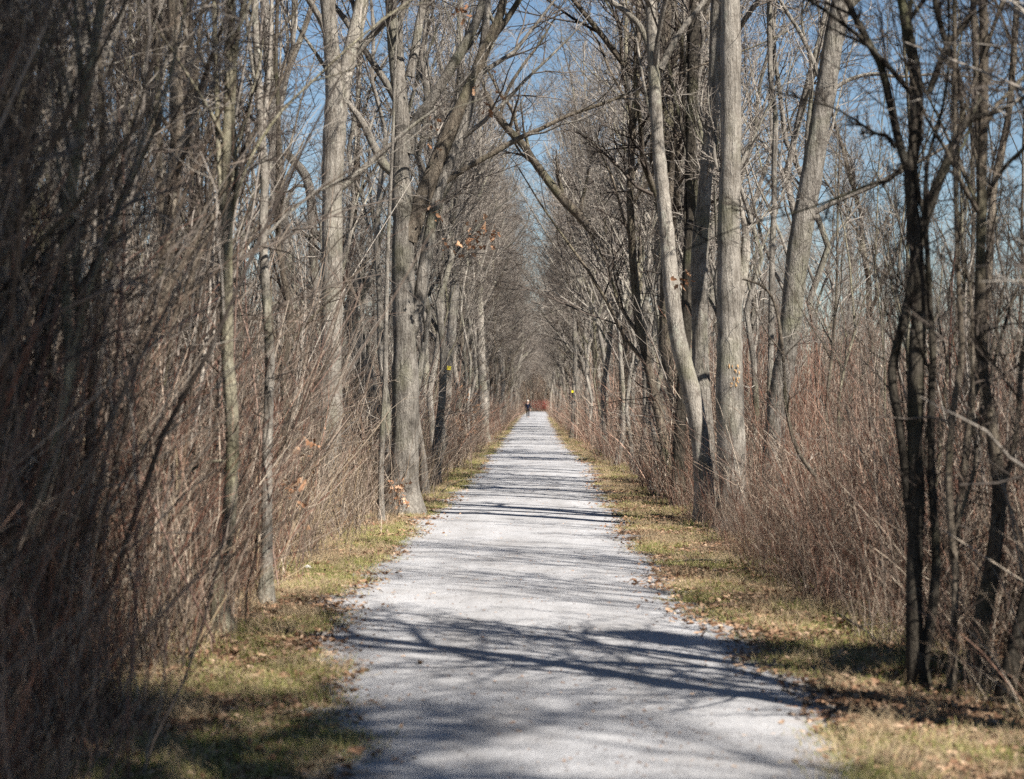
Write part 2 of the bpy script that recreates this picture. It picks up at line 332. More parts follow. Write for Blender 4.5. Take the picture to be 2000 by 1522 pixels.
def tree_tubes(seed, H=15, r=.14, first=.25, K=18, dens=1.0, upl=.45, lean=.03, ang=(30, 60), lenf=(.18, .42), buds=False, wigl=.13):
    rng = np.random.default_rng(seed); Q = 14
    z = np.linspace(0, 1, Q); d = rng.normal(size=2) * lean * H
    wx = np.cumsum(rng.normal(size=(Q, 2)) * .012 * H, 0)
    P = np.zeros((1, Q, 3)); P[0, :, 0] = d[0] * z + wx[:, 0] - wx[0, 0]; P[0, :, 1] = d[1] * z + wx[:, 1] - wx[0, 1]; P[0, :, 2] = z * H - .15
    rr = r * (1 - z * .93) ** .85 * (1 + .55 * np.exp(-z * 40)); rr = rr[None]
    T = Tubes().add(P, rr, 9); Tw = Tubes(); Lm = Tubes()
    L1 = grow(P, rr, K, first, .97, ang, lenf, 7, upl, wigl, .06, .55, .25, rng=rng, shrink=.35)
    Lm.add(L1[0], L1[1], 5)
    L2 = grow(L1[0], L1[1], int(8 * dens), .2, 1, (25, 60), (.3, .6), 5, .12, .16, .03, .6, .35, rng=rng, lens=L1[2], rmin=.005)
    L3 = grow(L2[0], L2[1], int(7 * dens), .15, 1, (25, 60), (.35, .7), 4, .08, .16, .02, .65, .5, rng=rng, lens=L2[2], rmin=.004)
    L4 = grow(L3[0], L3[1], int(5 * dens), .2, 1, (25, 60), (.4, .85), 3, .05, .15, .02, .7, .6, rng=rng, lens=L3[2], rmin=.0034)
    Tw.add(L2[0], L2[1], 3).add(L3[0], L3[1], 3).add(L4[0], L4[1], 3)
    # a few thin dead twigs low on the trunk
    L5 = grow(P, rr, 8, .06, first, (50, 95), (.03, .09), 5, .05, .2, -.02, r0=.009, rng=rng, shrink=0)
    L6 = grow(L5[0], L5[1], 4, .3, 1, (30, 60), (.3, .6), 3, 0, .15, 0, .6, .5, rng=rng, lens=L5[2], rmin=.002)
    Tw.add(L5[0], L5[1], 3).add(L6[0], L6[1], 3)
    return T, Lm, Tw

class Proto:
    def __init__(s, name, parts):   # parts: [(part name, mesh)]
        s.name, s.parts = name, parts
    def place(s, loc, rz, sc, label, cat, group=None):
        e = empty(s.name, loc, label, cat, group); e.rotation_euler = (0, 0, rz); e.scale = sc if hasattr(sc, '__len__') else (sc,) * 3
        for nm, me in s.parts: obj(nm, me, e)
        return e
def tproto(seed, tm, cm, name='bare_tree', **kw):
    T, Lm, Tw = tree_tubes(seed, **kw)
    V1, F1 = T.arrays(); V2, F2 = Lm.arrays(); V3, F3 = Tw.arrays()
    me = mesh_from('crown', np.concatenate([V2, V3]), np.concatenate([F2, F3 + len(V2)]), None, mats=[tm, cm], midx=np.r_[np.zeros(len(F2)), np.ones(len(F3))])
    return Proto(name, [('trunk', mesh_from('trunk', V1, F1, tm)), ('crown', me)])
TREES = [
    tproto(11, M_GREY, M_TWIG, H=16, r=.15, first=.22, K=20),
    tproto(12, M_PALE, M_TWIG, H=15, r=.12, first=.28, K=18, upl=.6),
    tproto(13, M_BROWN, M_TWIGD, H=17, r=.17, first=.2, K=22, ang=(35, 70)),
    tproto(14, M_GREY, M_TWIG, H=14, r=.11, first=.18, K=20, upl=.7, lenf=(.2, .36)),
    tproto(15, M_GREY, M_TWIGD, H=18, r=.19, first=.24, K=20, lean=.05),
    tproto(16, M_DARK, M_TWIGD, H=13, r=.10, first=.2, K=18, lean=.07),
]
SLIM = [
    tproto(21, M_GREY, M_TWIG, 'slim_tree', H=10, r=.06, first=.2, K=16, dens=.75, upl=.7, lenf=(.14, .3)),
    tproto(22, M_PALE, M_TWIG, 'slim_tree', H=9, r=.05, first=.25, K=14, dens=.75, upl=.8, lenf=(.14, .3), lean=.06),
    tproto(23, M_BROWN, M_TWIGD, 'slim_tree', H=11, r=.065, first=.15, K=18, dens=.75, upl=.5, lenf=(.14, .3), lean=.08),
    tproto(24, M_YELLOW, M_TWIG, 'slim_tree', H=10, r=.045, first=.2, K=14, dens=.75, upl=.8, lenf=(.12, .26), lean=.05),
]
def shrub_parts(seed, n, H, r, spread, mat, sub=(7, 5), Q=8, curve=.10):
    rng = np.random.default_rng(seed)
    a = rng.uniform(0, 6.283, n); rad = rng.random(n) ** .6 * spread * .3
    p = np.stack([np.cos(a) * rad, np.sin(a) * rad, -np.full(n, .08)], -1)
    tilt = rng.uniform(.02, .30, n) * spread
    d = unit(np.stack([np.cos(a) * tilt + rng.normal(size=n) * .08, np.sin(a) * tilt + rng.normal(size=n) * .08, np.ones(n)], -1))
    h = H * rng.uniform(.5, 1.1, n); st = (h / (Q - 1))[:, None]; pts = [p]
    for q in range(Q - 1):
        pts.append(pts[-1] + d * st); d = unit(d + rng.normal(size=d.shape) * curve)
    P = np.stack(pts, 1); rr = (r * rng.uniform(.5, 1.3, n))[:, None] * np.linspace(1, .25, Q)[None]
    A = Tubes().add(P, rr, 5); B = Tubes()
    L1 = grow(P, rr, sub[0], .15, 1, (20, 60), (.18, .42), 5, .15, .15, .04, .5, .4, rng=rng, rmin=.0028)
    L2 = grow(L1[0], L1[1], sub[1], .15, 1, (25, 65), (.3, .65), 4, .05, .16, 0, .6, .6, rng=rng, lens=L1[2], rmin=.0022)
    B.add(L1[0], L1[1], 3).add(L2[0], L2[1], 3)
    return [('stems', mesh_from('stems', *A.arrays(), mat)), ('twigs', mesh_from('twigs', *B.arrays(), mat))]
SHRUBS = [Proto('tall_shrub', shrub_parts(s, n, H, r, sp, m)) for s, n, H, r, sp, m in
          [(31, 12, 4.2, .016, 1.0, M_SHRUB), (32, 9, 5.2, .02, .8, M_TWIG), (33, 14, 3.4, .012, 1.3, M_BRUSHRED), (34, 10, 4.6, .015, 1.0, M_SHRUB), (35, 8, 6.0, .022, .6, M_TWIG)]]

def brush_proto(seed, n, H, r, W_, mat, arch=.17, sub=3, lean=.32, name='b'):
    """open clump of upright stems, a few of them bowed or fallen, with short side twigs"""
    rng = np.random.default_rng(seed); Q = 7
    p = np.stack([rng.normal(size=n) * W_ * .6, rng.normal(size=n) * W_ * .6, np.full(n, -.05)], -1)
    a = rng.uniform(0, 6.283, n); k = np.abs(rng.normal(size=n)) * lean; k[:max(1, n // 9)] += rng.uniform(.3, .9, max(1, n // 9))
    d = unit(np.stack([np.cos(a) * k, np.sin(a) * k, np.ones(n)], -1)); h = H * rng.uniform(.35, 1.2, n); h[:max(1, n // 9)] *= .55; st = (h / (Q - 1))[:, None]; pts = [p]
    for q in range(Q - 1):
        pts.append(pts[-1] + d * st); d = d + rng.normal(size=d.shape) * .10; d[:, :2] += np.stack([np.cos(a), np.sin(a)], -1) * arch * rng.uniform(0, 1, (n, 1)); d[:, 2] -= arch * .3; d = unit(d)
    P = np.stack(pts, 1); P[..., 2] = np.maximum(P[..., 2], -.05)
    rr = (r * np.exp(rng.normal(size=n).clip(-1.2, 1) * .4))[:, None] * np.linspace(1, .35, Q)[None]
    T = Tubes().add(P, rr, 3)
    L1 = grow(P, rr, sub, .25, 1, (20, 60), (.12, .42), 4, .2, .14, 0, .55, .5, rng=rng, rmin=.0019); T.add(L1[0], L1[1], 3)
    L2 = grow(L1[0][::2], L1[1][::2], 2, .2, 1, (20, 60), (.3, .6), 3, .1, .14, 0, .7, .6, rng=rng, lens=L1[2][::2], rmin=.0016); T.add(L2[0], L2[1], 3)
    return obj('src_%s_%d' % (name, seed), mesh_from('brush', *T.arrays(), mat), link=False)
BR_TAN = [brush_proto(41, 26, 1.5, .005, .6, M_BRUSH), brush_proto(42, 18, 2.0, .006, .5, M_BRUSH, .06), brush_proto(43, 40, 1.1, .004, .5, M_STRAW, .08, 2), brush_proto(38, 14, 2.3, .007, .6, M_SHRUB, .05, 5)]
BR_RED = [brush_proto(44, 26, 1.4, .005, .6, M_BRUSHRED, .2), brush_proto(45, 24, 1.7, .005, .6, M_BRUSHRED, .1), brush_proto(46, 22, 1.6, .0055, .6, M_BRUSH, .12), brush_proto(39, 14, 2.2, .007, .5, M_SHRUB, .05, 5)]
BR_NEAR = [brush_proto(47, 34, 1.3, .0034, .4, M_BRNEAR, .06, 3), brush_proto(48, 22, 1.9, .0045, .4, M_BRNEAR, .05, 4), brush_proto(49, 34, 1.2, .0034, .4, M_BRUSH, .06, 3), brush_proto(50, 12, 2.6, .007, .4, M_SHRUB, .04, 5)]
def side_pts(n, side, x0, x1, y0, y1, rng, pw=1.0, power=1.6):
    """random places beside the path; x measured from the path edge table; denser close in"""
    y = y0 * (y1 / y0) ** (rng.random(n)) if power else rng.uniform(y0, y1, n)
    u = x0 + (x1 - x0) * rng.random(n) ** pw
    return u * side, y
def brush_edge(side, y):     # lateral place where the brush begins
    if side < 0: return np.interp(y, [6, 9, 11, 14, 18, 25, 35, 60, 100, 200, 330], [-1.8, -1.95, -2.1, -2.4, -2.15, -2.0, -1.85, -1.95, -1.85, -1.9, -1.9])
    return np.interp(y, [6, 10, 13, 18, 22, 28, 35, 60, 100, 200, 330], [2.7, 2.4, 2.25, 2.05, 2.1, 2.15, 2.1, 1.85, 1.65, 1.6, 1.8])
def lay(n, side, w, y0, y1, rng, pw=1.3, logy=True):
    y = y0 * (y1 / y0) ** rng.random(n) if logy else rng.uniform(y0, y1, n)
    u = rng.random(n) ** pw * w
    x = brush_edge(side, y) + side * u
    return x, y, u
def brush(name, protos, n, side, w, y0, y1, rng, label, hs=(.7, 1.2), pw=1.3, cat='undergrowth'):
    x, y, u = lay(n, side, w, y0, y1, rng, pw)
    s = rng.uniform(*hs, n) * np.clip((.45 if side < 0 else .4) + u * .8, .3, 1.35) * (1 if side < 0 else np.interp(y, [14, 27, 32], [.62, .66, 1]))
    return scatter(name, protos, np.stack([x, y, gz(x, y)], -1), rng.uniform(0, 6.283, n), rng.normal(size=(n, 2)) * .08, s, label, cat)
rg = np.random.default_rng(77)
brush('undergrowth', BR_TAN + BR_RED[2:], 620, -1, 7, 12, 45, rg, 'tan and grey tangle of dry stems along the near left side of the path')
brush('undergrowth', BR_NEAR, 400, -1, 4.5, 5.5, 19, rg, 'reddish brown bramble stems at the near left edge of the grass', hs=(.6, 1.3))
brush('undergrowth', BR_RED + BR_TAN[:1], 800, -1, 8, 45, 330, rg, 'pinkish brown thicket along the far left side of the path', hs=(.9, 1.5))
brush('undergrowth', BR_RED + BR_TAN[:2], 900, 1, 9, 7, 45, rg, 'reddish tan thicket of brush along the near right side of the path', hs=(.8, 1.4))
brush('undergrowth', BR_NEAR, 420, 1, 7, 14, 40, rg, 'fine reddish brown twigs filling the thicket between the right trunks and the dark clump', hs=(.9, 1.5))
brush('undergrowth', BR_RED, 900, 1, 8, 45, 330, rg, 'red brown thicket along the far right side of the path', hs=(.9, 1.5))
# further back
def back_field(name, protos, n, side, x0, x1, y0, y1, rng, label, hs):
    x = side * rng.uniform(x0, x1, n); y = y0 * (y1 / y0) ** rng.random(n)
    scatter(name, protos, np.stack([x, y, gz(x, y)], -1), rng.uniform(0, 6.283, n), rng.normal(size=(n, 2)) * .06, rng.uniform(*hs, n), label, 'undergrowth')
back_field('undergrowth', BR_RED + BR_TAN[:2], 900, 1, 8, 38, 30, 160, rg, 'deep reddish brush field behind the right row of trees', (1.4, 2.4))
back_field('undergrowth', BR_TAN[:2] + BR_RED, 700, -1, 8, 36, 24, 160, rg, 'brown brush behind the left row of trees', (1.2, 2.2))

# grass and leaf litter
def tuft(seed, n, h, mat, W_=.09):
    rng = np.random.default_rng(seed)
    p = np.stack([rng.normal(size=n) * W_, rng.normal(size=n) * W_, np.full(n, -.01)], -1)
    d = rng.normal(size=(n, 3)) * .45; d[:, 2] = 1; d = unit(d); hh = (h * rng.uniform(.4, 1.3, n))[:, None]
    P = np.stack([p, p + d * hh * .55, p + d * hh * .85 + rng.normal(size=(n, 3)) * hh * .25], 1)
    return obj('src_tuft_%d' % seed, mesh_from('tuft', *Tubes().add(P, np.repeat(np.array([[.0022, .0018, .0007]]), n, 0), 3).arrays(), mat), link=False)
TUFTS = [tuft(51, 70, .05, M_GRASS), tuft(52, 60, .065, M_GRASS), tuft(53, 50, .05, M_STRAW, .12), tuft(54, 80, .035, M_GRASS, .12)]
STRAWT = [tuft(55, 60, .10, M_STRAW, .12), tuft(56, 50, .16, M_STRAW, .08)]
def strip(n, y0, y1, rng, over=.12):
    y = y0 * (y1 / y0) ** rng.random(n); side = np.where(rng.random(n) < .5, -1, 1)
    e = np.where(side < 0, eL(y), eR(y)); bnd = np.where(side < 0, brush_edge(-1, y), brush_edge(1, y))
    t = rng.random(n); x = (e - side * over * rng.random(n)) * (1 - t) + (bnd + side * .35) * t
    return x, y
def clumpy(x, y, s=1.0):
    return np.sin(x * 3.1 * s + 1.7 * np.sin(y * 1.1 * s)) + np.sin(y * 2.3 * s + 1.3 * np.sin(x * 2.1)) + .8 * np.sin(x * 7 + y * 5)
x, y = strip(16000, 6.5, 200, rg); k = clumpy(x, y) > -.1 ; x, y = x[k], y[k]; n = len(x)
scatter('grass', TUFTS, np.stack([x, y, gz(x, y)], -1), rg.uniform(0, 6.283, n), np.zeros((n, 2)), rg.uniform(.6, 1.2, n), 'short green and straw coloured grass on the verges of the path', 'grass')
x, y = strip(3200, 6.5, 160, rg, 0); k = clumpy(x + 3, y) > -.2; x, y = x[k], y[k]; n = len(x)
scatter('dry_grass', STRAWT, np.stack([x, y, gz(x, y)], -1), rg.uniform(0, 6.283, n), np.zeros((n, 2)), rg.uniform(.4, .9, n), 'dry straw coloured grass wisps scattered in the verges', 'grass')
LEAFP = []
for s in range(4):
    r4 = np.random.default_rng(60 + s); m_ = 26
    pp = np.stack([r4.normal(size=m_) * .18, r4.normal(size=m_) * .18, r4.uniform(.0, .03, m_)], -1)
    me = leaves_mesh('litter', pp, .055, M_LEAF, r4)
    co = np.empty(len(me.vertices) * 3, np.float32); me.vertices.foreach_get('co', co); co = co.reshape(-1, 3); co[:, 2] = np.maximum(co[:, 2] * .45 + .008, .004); me.vertices.foreach_set('co', co.ravel())
    LEAFP.append(obj('src_leaf_%d' % s, me, link=False))
n = 12000; side = np.where(rg.random(n) < .45, -1, 1); y = 6.5 * (220 / 6.5) ** rg.random(n)
x = np.where(side < 0, brush_edge(-1, y), brush_edge(1, y)) + side * (rg.random(n) * 3.1 - 1.0)
k = (x > eR(y) - .15) | (x < eL(y) + .15); x, y = x[k], y[k]; n = len(x)
scatter('fallen_leaves', LEAFP, np.stack([x, y, gz(x, y)], -1), rg.uniform(0, 6.283, n), np.zeros((n, 2)), rg.uniform(.6, 1.1, n), 'brown fallen leaves lying under the brush and over the verges', 'leaves')
# sparse debris on the gravel
DEB = []
for s in range(3):
    r4 = np.random.default_rng(70 + s); m_ = 6
    pp = np.stack([r4.normal(size=m_) * .3, r4.normal(size=m_) * .3, np.full(m_, .004)], -1)
    me = leaves_mesh('bits', pp, .022, M_LEAF, r4)
    co = np.empty(len(me.vertices) * 3, np.float32); me.vertices.foreach_get('co', co); co = co.reshape(-1, 3); co[:, 2] = np.maximum(co[:, 2] * .4 + .004, .002); me.vertices.foreach_set('co', co.ravel())
    DEB.append(obj('src_bits_%d' % s, me, link=False))
n = 900; y = 6.5 * (160 / 6.5) ** rg.random(n); t = rg.random(n); x = eL(y) * (1 - t) + eR(y) * t; u = (2 * t - 1)
scatter('leaf_bits', DEB, np.stack([x, y, gz(x, y) + .004 + .02 * (1 - u * u)], -1), rg.uniform(0, 6.283, n), np.zeros((n, 2)), rg.uniform(.5, 1.3, n), 'scattered bits of dry leaf lying on the grey gravel path', 'leaves')

# ------------------------------------------------------------------ traced trees
def to3(px, d, y0=None, dd=0.0):
    """px rows: (x, y, width_px); d distance at base, dd drift of distance with height"""
    a = np.asarray(px, float); s = np.linspace(0, 1, len(a)); D = d + dd * s
    P = np.stack([(a[:, 0] - HX) / F * D, D, EYE - (a[:, 1] - HY) / F * D], -1)
    return P, a[:, 2] / F * D / 2
def traced(name, label, cat, d, trunk, limbs=(), mat=M_GREY, cm=M_TWIG, top=13, seed=1, K=12, first=.35, dens=1.0, lenf=(.18, .35), dd=0, group=None,
           upl=.45, low=10, ext=True, lowspan=(.08, .4), subK=5, limb_dd=0.0, shaded_limb_mat=None):
    rng = np.random.default_rng(seed)
    P, r = to3(trunk, d, dd=dd)
    base = P[0].copy(); g = float(gz(base[0], base[1]))
    P[0, 2] = min(P[0, 2], g - .12); base[2] = g
    if ext and P[-1, 2] < top:      # carry on above the frame
        dirv = unit(P[-1] - P[-2]); dirv = unit(dirv * np.array([.6, .6, 1]) + np.array([0, 0, .25])); h = top - P[-1, 2]; k = 5
        for q in range(1, k + 1):
            P = np.vstack([P, P[-1] + dirv * h / k + rng.normal(size=3) * .012 * h]); r = np.append(r, max(r[-1] * (1 - .28), .008))
    n = max(22, int(len(P) * 4)); S = spline(np.column_stack([P, r]), n); P, r = S[:, :3], S[:, 3]
    hgt = P[:, 2] - g; r = r * (1 + .75 * np.exp(-np.clip(hgt, 0, 9) / .2)) * (1 + rng.normal(size=n) * .035)
    r = np.maximum(r, .005)
    e = empty(name, base, label, cat, group); o = tuple(base)
    tube_obj('trunk', Tubes().add(P, r, 18 if r.max() > .08 else 12), mat, e, o)
    par = [(P[None], r[None], first)]
    for i, lb in enumerate(limbs):
        lp, lr = to3(lb, d + (dd if dd else 0) * .5, dd=limb_dd)
        # carry the limb on past the last traced point
        dv = unit(lp[-1] - lp[-2]); ln = np.linalg.norm(lp[-1] - lp[0]) * .7 + .6
        for q in range(3): lp = np.vstack([lp, lp[-1] + dv * ln / 3 + np.array([0, 0, .05]) + rng.normal(size=3) * .05 * ln]); lr = np.append(lr, max(lr[-1] * .7, .004))
        # fasten its foot inside the trunk
        S = spline(np.column_stack([lp, lr]), max(14, len(lp) * 3)); lp, lr = S[:, :3], np.maximum(S[:, 3], .004)
        tube_obj('limb', Tubes().add(lp, lr, 10), shaded_limb_mat if shaded_limb_mat and i < 3 else mat, e, o)  # first limbs may take a darker bark that paints their shade
        par.append((lp[None], lr[None], .3))
    Lm, Tw = Tubes(), Tubes()
    for j, (pp, rr, f0) in enumerate(par):
        k0 = K if j == 0 else max(4, K // 2)
        Ls = np.linalg.norm(np.diff(pp, axis=1), axis=2).sum(1)
        L1 = grow(pp, rr, k0, f0, .98, (30, 70), lenf, 7, upl, .13, .05, .5, .25, rng=rng, shrink=.3, lens=np.minimum(Ls, 11), rmin=.006)
        Lm.add(L1[0], L1[1], 5)
        L2 = grow(L1[0], L1[1], int(subK * dens) + 1, .15, 1, (25, 60), (.3, .6), 5, .12, .16, .03, .6, .35, rng=rng, lens=L1[2], rmin=.004)
        L3 = grow(L2[0], L2[1], int(5 * dens), .15, 1, (25, 60), (.3, .65), 4, .08, .16, .02, .65, .5, rng=rng, lens=L2[2], rmin=.003)
        L4 = grow(L3[0], L3[1], int(3 * dens), .2, 1, (25, 60), (.35, .8), 3, .05, .15, .02, .7, .6, rng=rng, lens=L3[2], rmin=.0022)
        Tw.add(L2[0], L2[1], 3).add(L3[0], L3[1], 3).add(L4[0], L4[1], 3)
        if low:    # fine whiskers straight from the bark
            w1 = grow(pp, rr, low, .08 if j == 0 else .05, f0 + .4, (45, 95), (.03, .12), 6, .1, .16, .02, r0=.006, rng=rng, shrink=0, lens=np.minimum(Ls, 9))
            w2 = grow(w1[0], w1[1], 4, .3, 1, (25, 60), (.3, .6), 4, .05, .15, 0, .7, .6, rng=rng, lens=w1[2], rmin=.002)
            Tw.add(w1[0], w1[1], 3).add(w2[0], w2[1], 3)
    V2, F2 = Lm.arrays(o); V3, F3 = Tw.arrays(o)
    obj('crown', mesh_from('crown', np.concatenate([V2, V3]), np.concatenate([F2, F3 + len(V2)]), None, mats=[mat, cm], midx=np.r_[np.zeros(len(F2)), np.ones(len(F3))]), e)
    return e
def leaf_part(e, spots, name='dry_leaves', mat=None, size=.085, per=14, spread=.16, seed=5):
    rng = np.random.default_rng(seed); b0 = np.array(e.location)
    pos = np.concatenate([W(x, y, d) - b0 + rng.normal(size=(per, 3)) * spread for x, y, d in spots])
    obj(name, leaves_mesh(name, pos, size, mat or M_OAKLEAF, rng), e)

# ---- left of the path
t_big = traced('oak_tree', 'big grey forked tree with lichen patches, left of the path, orange leaves at its foot', 'tree', 28.3,
    [(786, 1004, 62), (789, 930, 56), (791, 860, 53), (792, 749, 50), (790, 649, 46), (787, 520, 43), (788, 430, 42), (783, 349, 37), (785, 250, 32), (780, 190, 29), (770, 100, 25), (763, 0, 22), (758, -90, 19)],
    [[(796, 470, 39), (812, 425, 37), (845, 340, 33), (870, 275, 30), (900, 210, 26), (928, 145, 23), (952, 85, 21), (975, 35, 17), (990, -20, 15)],
     [(930, 130, 14), (955, 85, 13), (985, 45, 12), (1014, 0, 11), (1040, -45, 10)],
     [(822, 408, 13), (850, 372, 12), (900, 335, 11), (969, 296, 11), (1014, 270, 10), (1049, 255, 9), (1090, 235, 8), (1124, 220, 8), (1184, 200, 7), (1259, 170, 5)],
     [(800, 660, 26), (818, 600, 26), (826, 540, 25), (836, 480, 24), (850, 400, 22), (870, 340, 21), (898, 270, 20), (920, 200, 19), (938, 120, 17), (950, 30, 15)],
     [(797, 300, 24), (812, 240, 22), (840, 200, 21), (880, 135, 20), (920, 65, 18), (944, 0, 17)],
     [(786, 350, 20), (750, 322, 18), (730, 285, 16), (710, 243, 14), (690, 214, 12), (672, 190, 10)],
     [(780, 200, 22), (757, 165, 15), (730, 125, 13), (707, 90, 12), (660, 20, 10)],
     [(800, 150, 18), (812, 90, 17), (820, 40, 16), (833, -20, 14)],
     [(790, 200, 14), (780, 60, 13), (790, 0, 12)]],
    M_GREY, top=13, seed=101, K=6, first=.6, low=10, shaded_limb_mat=M_BROWN)  # brown bark on the first limbs paints in their shade
traced('pale_tree', 'tall pale grey trunk with a V fork near its top, left of the big tree', 'tree', 27.6,
    [(642, 1012, 48), (644, 900, 44), (646, 808, 44), (646, 700, 43), (648, 600, 41), (649, 500, 40), (649, 350, 42), (654, 250, 45), (657, 185, 44), (649, 110, 33), (641, 20, 30), (637, -60, 27)],
    [[(664, 200, 34), (676, 140, 30), (690, 80, 30), (704, 20, 28), (716, -50, 25)],
     [(662, 372, 12), (690, 348, 13), (722, 318, 12), (760, 285, 9), (800, 250, 7)]],
    M_PALE, top=13, seed=102, K=8, first=.5, low=16)
traced('near_sapling', 'slender mossy grey trunk with a flared foot, nearest tree on the left', 'tree', 13.8,
    [(440, 1236, 44), (429, 1180, 30), (430, 1127, 27), (440, 1060, 27), (449, 990, 27), (454, 862, 26), (449, 754, 26), (444, 699, 25), (442, 574, 24), (443, 474, 23), (443, 420, 22), (441, 350, 18), (446, 200, 17), (451, 60, 17), (452, -60, 15)],
    [[(442, 440, 12), (432, 380, 11), (425, 250, 10), (420, 80, 10), (414, -40, 9)], [(450, 432, 10), (462, 350, 9), (455, 230, 8), (466, 60, 8)],
     [(446, 900, 6), (400, 905, 6), (345, 935, 5), (300, 965, 4)], [(445, 450, 6), (480, 330, 6), (540, 230, 6), (620, 150, 5), (720, 60, 4)]],
    M_YELLOW, M_TWIGD, top=8, seed=103, K=10, first=.5, low=22, lenf=(.12, .25))
traced('slim_tree', 'straight slim tan trunk just right of the nearest mossy one on the left', 'tree', 15.75,
    [(518, 1182, 26), (520, 1130, 22), (521, 1078, 21), (521, 916, 20), (524, 808, 19), (527, 700, 19), (521, 599, 18), (514, 474, 17), (516, 350, 16), (509, 240, 15), (505, 150, 14), (499, 60, 13), (497, -60, 12)],
    [[(512, 260, 9), (524, 160, 9), (530, 40, 8), (533, -40, 7)], [(510, 220, 8), (492, 120, 8), (478, 0, 7)], [(522, 460, 6), (570, 410, 5), (630, 370, 4), (690, 340, 3)], [(528, 600, 4), (545, 590, 4), (536, 640, 3)]],
    M_PALE, M_TWIGD, top=8, seed=104, K=9, first=.5, low=22, lenf=(.12, .25))
traced('leaning_tree', 'thick grey trunk leaning left, seen between the slim tan trunk and the V forked tree', 'tree', 43,
    [(604, 925, 38), (590, 800, 34), (577, 700, 32), (574, 640, 31), (566, 560, 31), (556, 470, 31), (545, 400, 29), (541, 330, 26), (535, 240, 25), (528, 150, 22), (520, 40, 20), (512, -50, 17)],
    [[(560, 300, 16), (600, 350, 18), (610, 430, 18), (612, 500, 18), (616, 560, 16)], [(550, 440, 8), (570, 370, 7), (600, 366, 6), (630, 390, 5)], [(540, 200, 12), (570, 120, 12), (600, 40, 11), (620, -30, 10)]],
    M_GREY, top=17, seed=105, K=10, first=.45, low=14)
traced('leaning_tree', 'stout grey trunk tilted to the left close behind the big forked tree', 'tree', 36,
    [(765, 900, 42), (745, 845, 37), (730, 790, 35), (712, 720, 33), (692, 660, 31), (686, 600, 26), (700, 560, 22), (680, 520, 18), (655, 490, 16), (620, 455, 14)],
    [[(700, 590, 14), (725, 540, 12), (735, 480, 9), (728, 420, 7)]], M_GREY, top=7, seed=106, K=7, first=.6, low=12, ext=False)
t_mark = traced('marked_tree', 'straight grey trunk carrying a yellow marker, left of the path beyond the big forked tree', 'tree', 62,
    [(872, 888, 27), (868, 840, 23), (870, 790, 21), (878, 700, 19), (884, 624, 18), (888, 560, 18), (890, 499, 18), (897, 400, 16), (900, 350, 15), (901, 250, 14), (900, 150, 13), (899, 50, 12), (899, -40, 10)],
    [[(890, 480, 12), (880, 400, 11), (874, 300, 11), (870, 180, 9)], [(902, 330, 8), (880, 250, 7), (850, 200, 6)]], M_GREY, top=19, seed=107, K=14, first=.35, low=10)
traced('pale_tree', 'pale trunk at the grass edge on the left, first beyond the yellow marked tree', 'tree', 78,
    [(946, 868, 22), (945, 830, 20), (944, 780, 18), (940, 700, 16), (938, 620, 14), (936, 520, 12), (938, 420, 10), (936, 320, 9), (940, 200, 7)], [[(941, 720, 8), (925, 640, 8), (915, 560, 7), (912, 460, 6)]], M_PALE, top=18, seed=108, K=16, first=.25, low=8)
traced('slim_tree', 'thin leaning grey stem crossing in front of the big forked tree on the left', 'tree', 26,
    [(745, 1000, 10), (744, 930, 11), (747, 840, 11), (752, 760, 10), (754, 640, 9), (757, 500, 8), (762, 380, 7), (768, 250, 6), (772, 120, 5)], [], M_GREY, top=8, seed=109, K=8, first=.6, low=10)
t_brk = traced('broken_tree', 'grey trunk with a splintered orange wound standing in the left thicket', 'tree', 24,
    [(398, 1030, 34), (400, 900, 30), (402, 760, 27), (398, 620, 25), (385, 520, 24), (381, 440, 24), (379, 350, 22), (374, 240, 20), (368, 120, 18), (362, -20, 16)],
    [[(384, 400, 8), (405, 440, 9), (420, 400, 8), (450, 360, 6)], [(375, 200, 9), (340, 120, 8), (320, 20, 7)]], M_GREY, M_TWIGD, top=10, seed=110, K=9, first=.5, low=14)
# splintered wound
rngw = np.random.default_rng(9); mw, ntw, bw = new_mat('raw_wood')
ntw.links.new(ramp(ntw, noise(ntw, mapping(ntw, N(ntw, 'ShaderNodeTexCoord').outputs['Object'], (60, 60, 8)), 1, 4), [(.3, (.22, .1, .04)), (.5, (.55, .33, .15)), (.7, (.72, .52, .3))]), bw.inputs['Base Color'])
T = Tubes(); b0 = np.array(t_brk.location)
for i in range(46):
    c = W(381 + rngw.uniform(-11, 11), 445 + rngw.uniform(-30, 26), 24 - .085 - rngw.random() * .04) - b0
    h = rngw.uniform(.05, .2); dv = np.array([rngw.normal() * .02, -rngw.random() * .04, h])
    T.add(np.array([c - dv, c + np.array([0, -.01, 0]), c + dv + np.array([0, -.02, 0])]), np.array([.01, .022, .003]) * rngw.uniform(.6, 1.2), 4)
tube_obj('broken_wood', T, mw, t_brk)
leaf_part(t_big, [(930, 448, 27.5), (948, 452, 27.4), (962, 462, 27.4), (922, 470, 27.5), (898, 480, 27.6)], seed=6, per=9, spread=.08, size=.085)
leaf_part(t_big, [(975, 145, 27.5), (970, 185, 27.5), (962, 205, 27.6), (905, 28, 27.4), (915, 22, 27.5), (850, 235, 28), (845, 285, 28), (925, 175, 27.6), (855, 400, 28), (860, 430, 28)], 'dry_leaves', seed=7, per=4, spread=.07, size=.075)

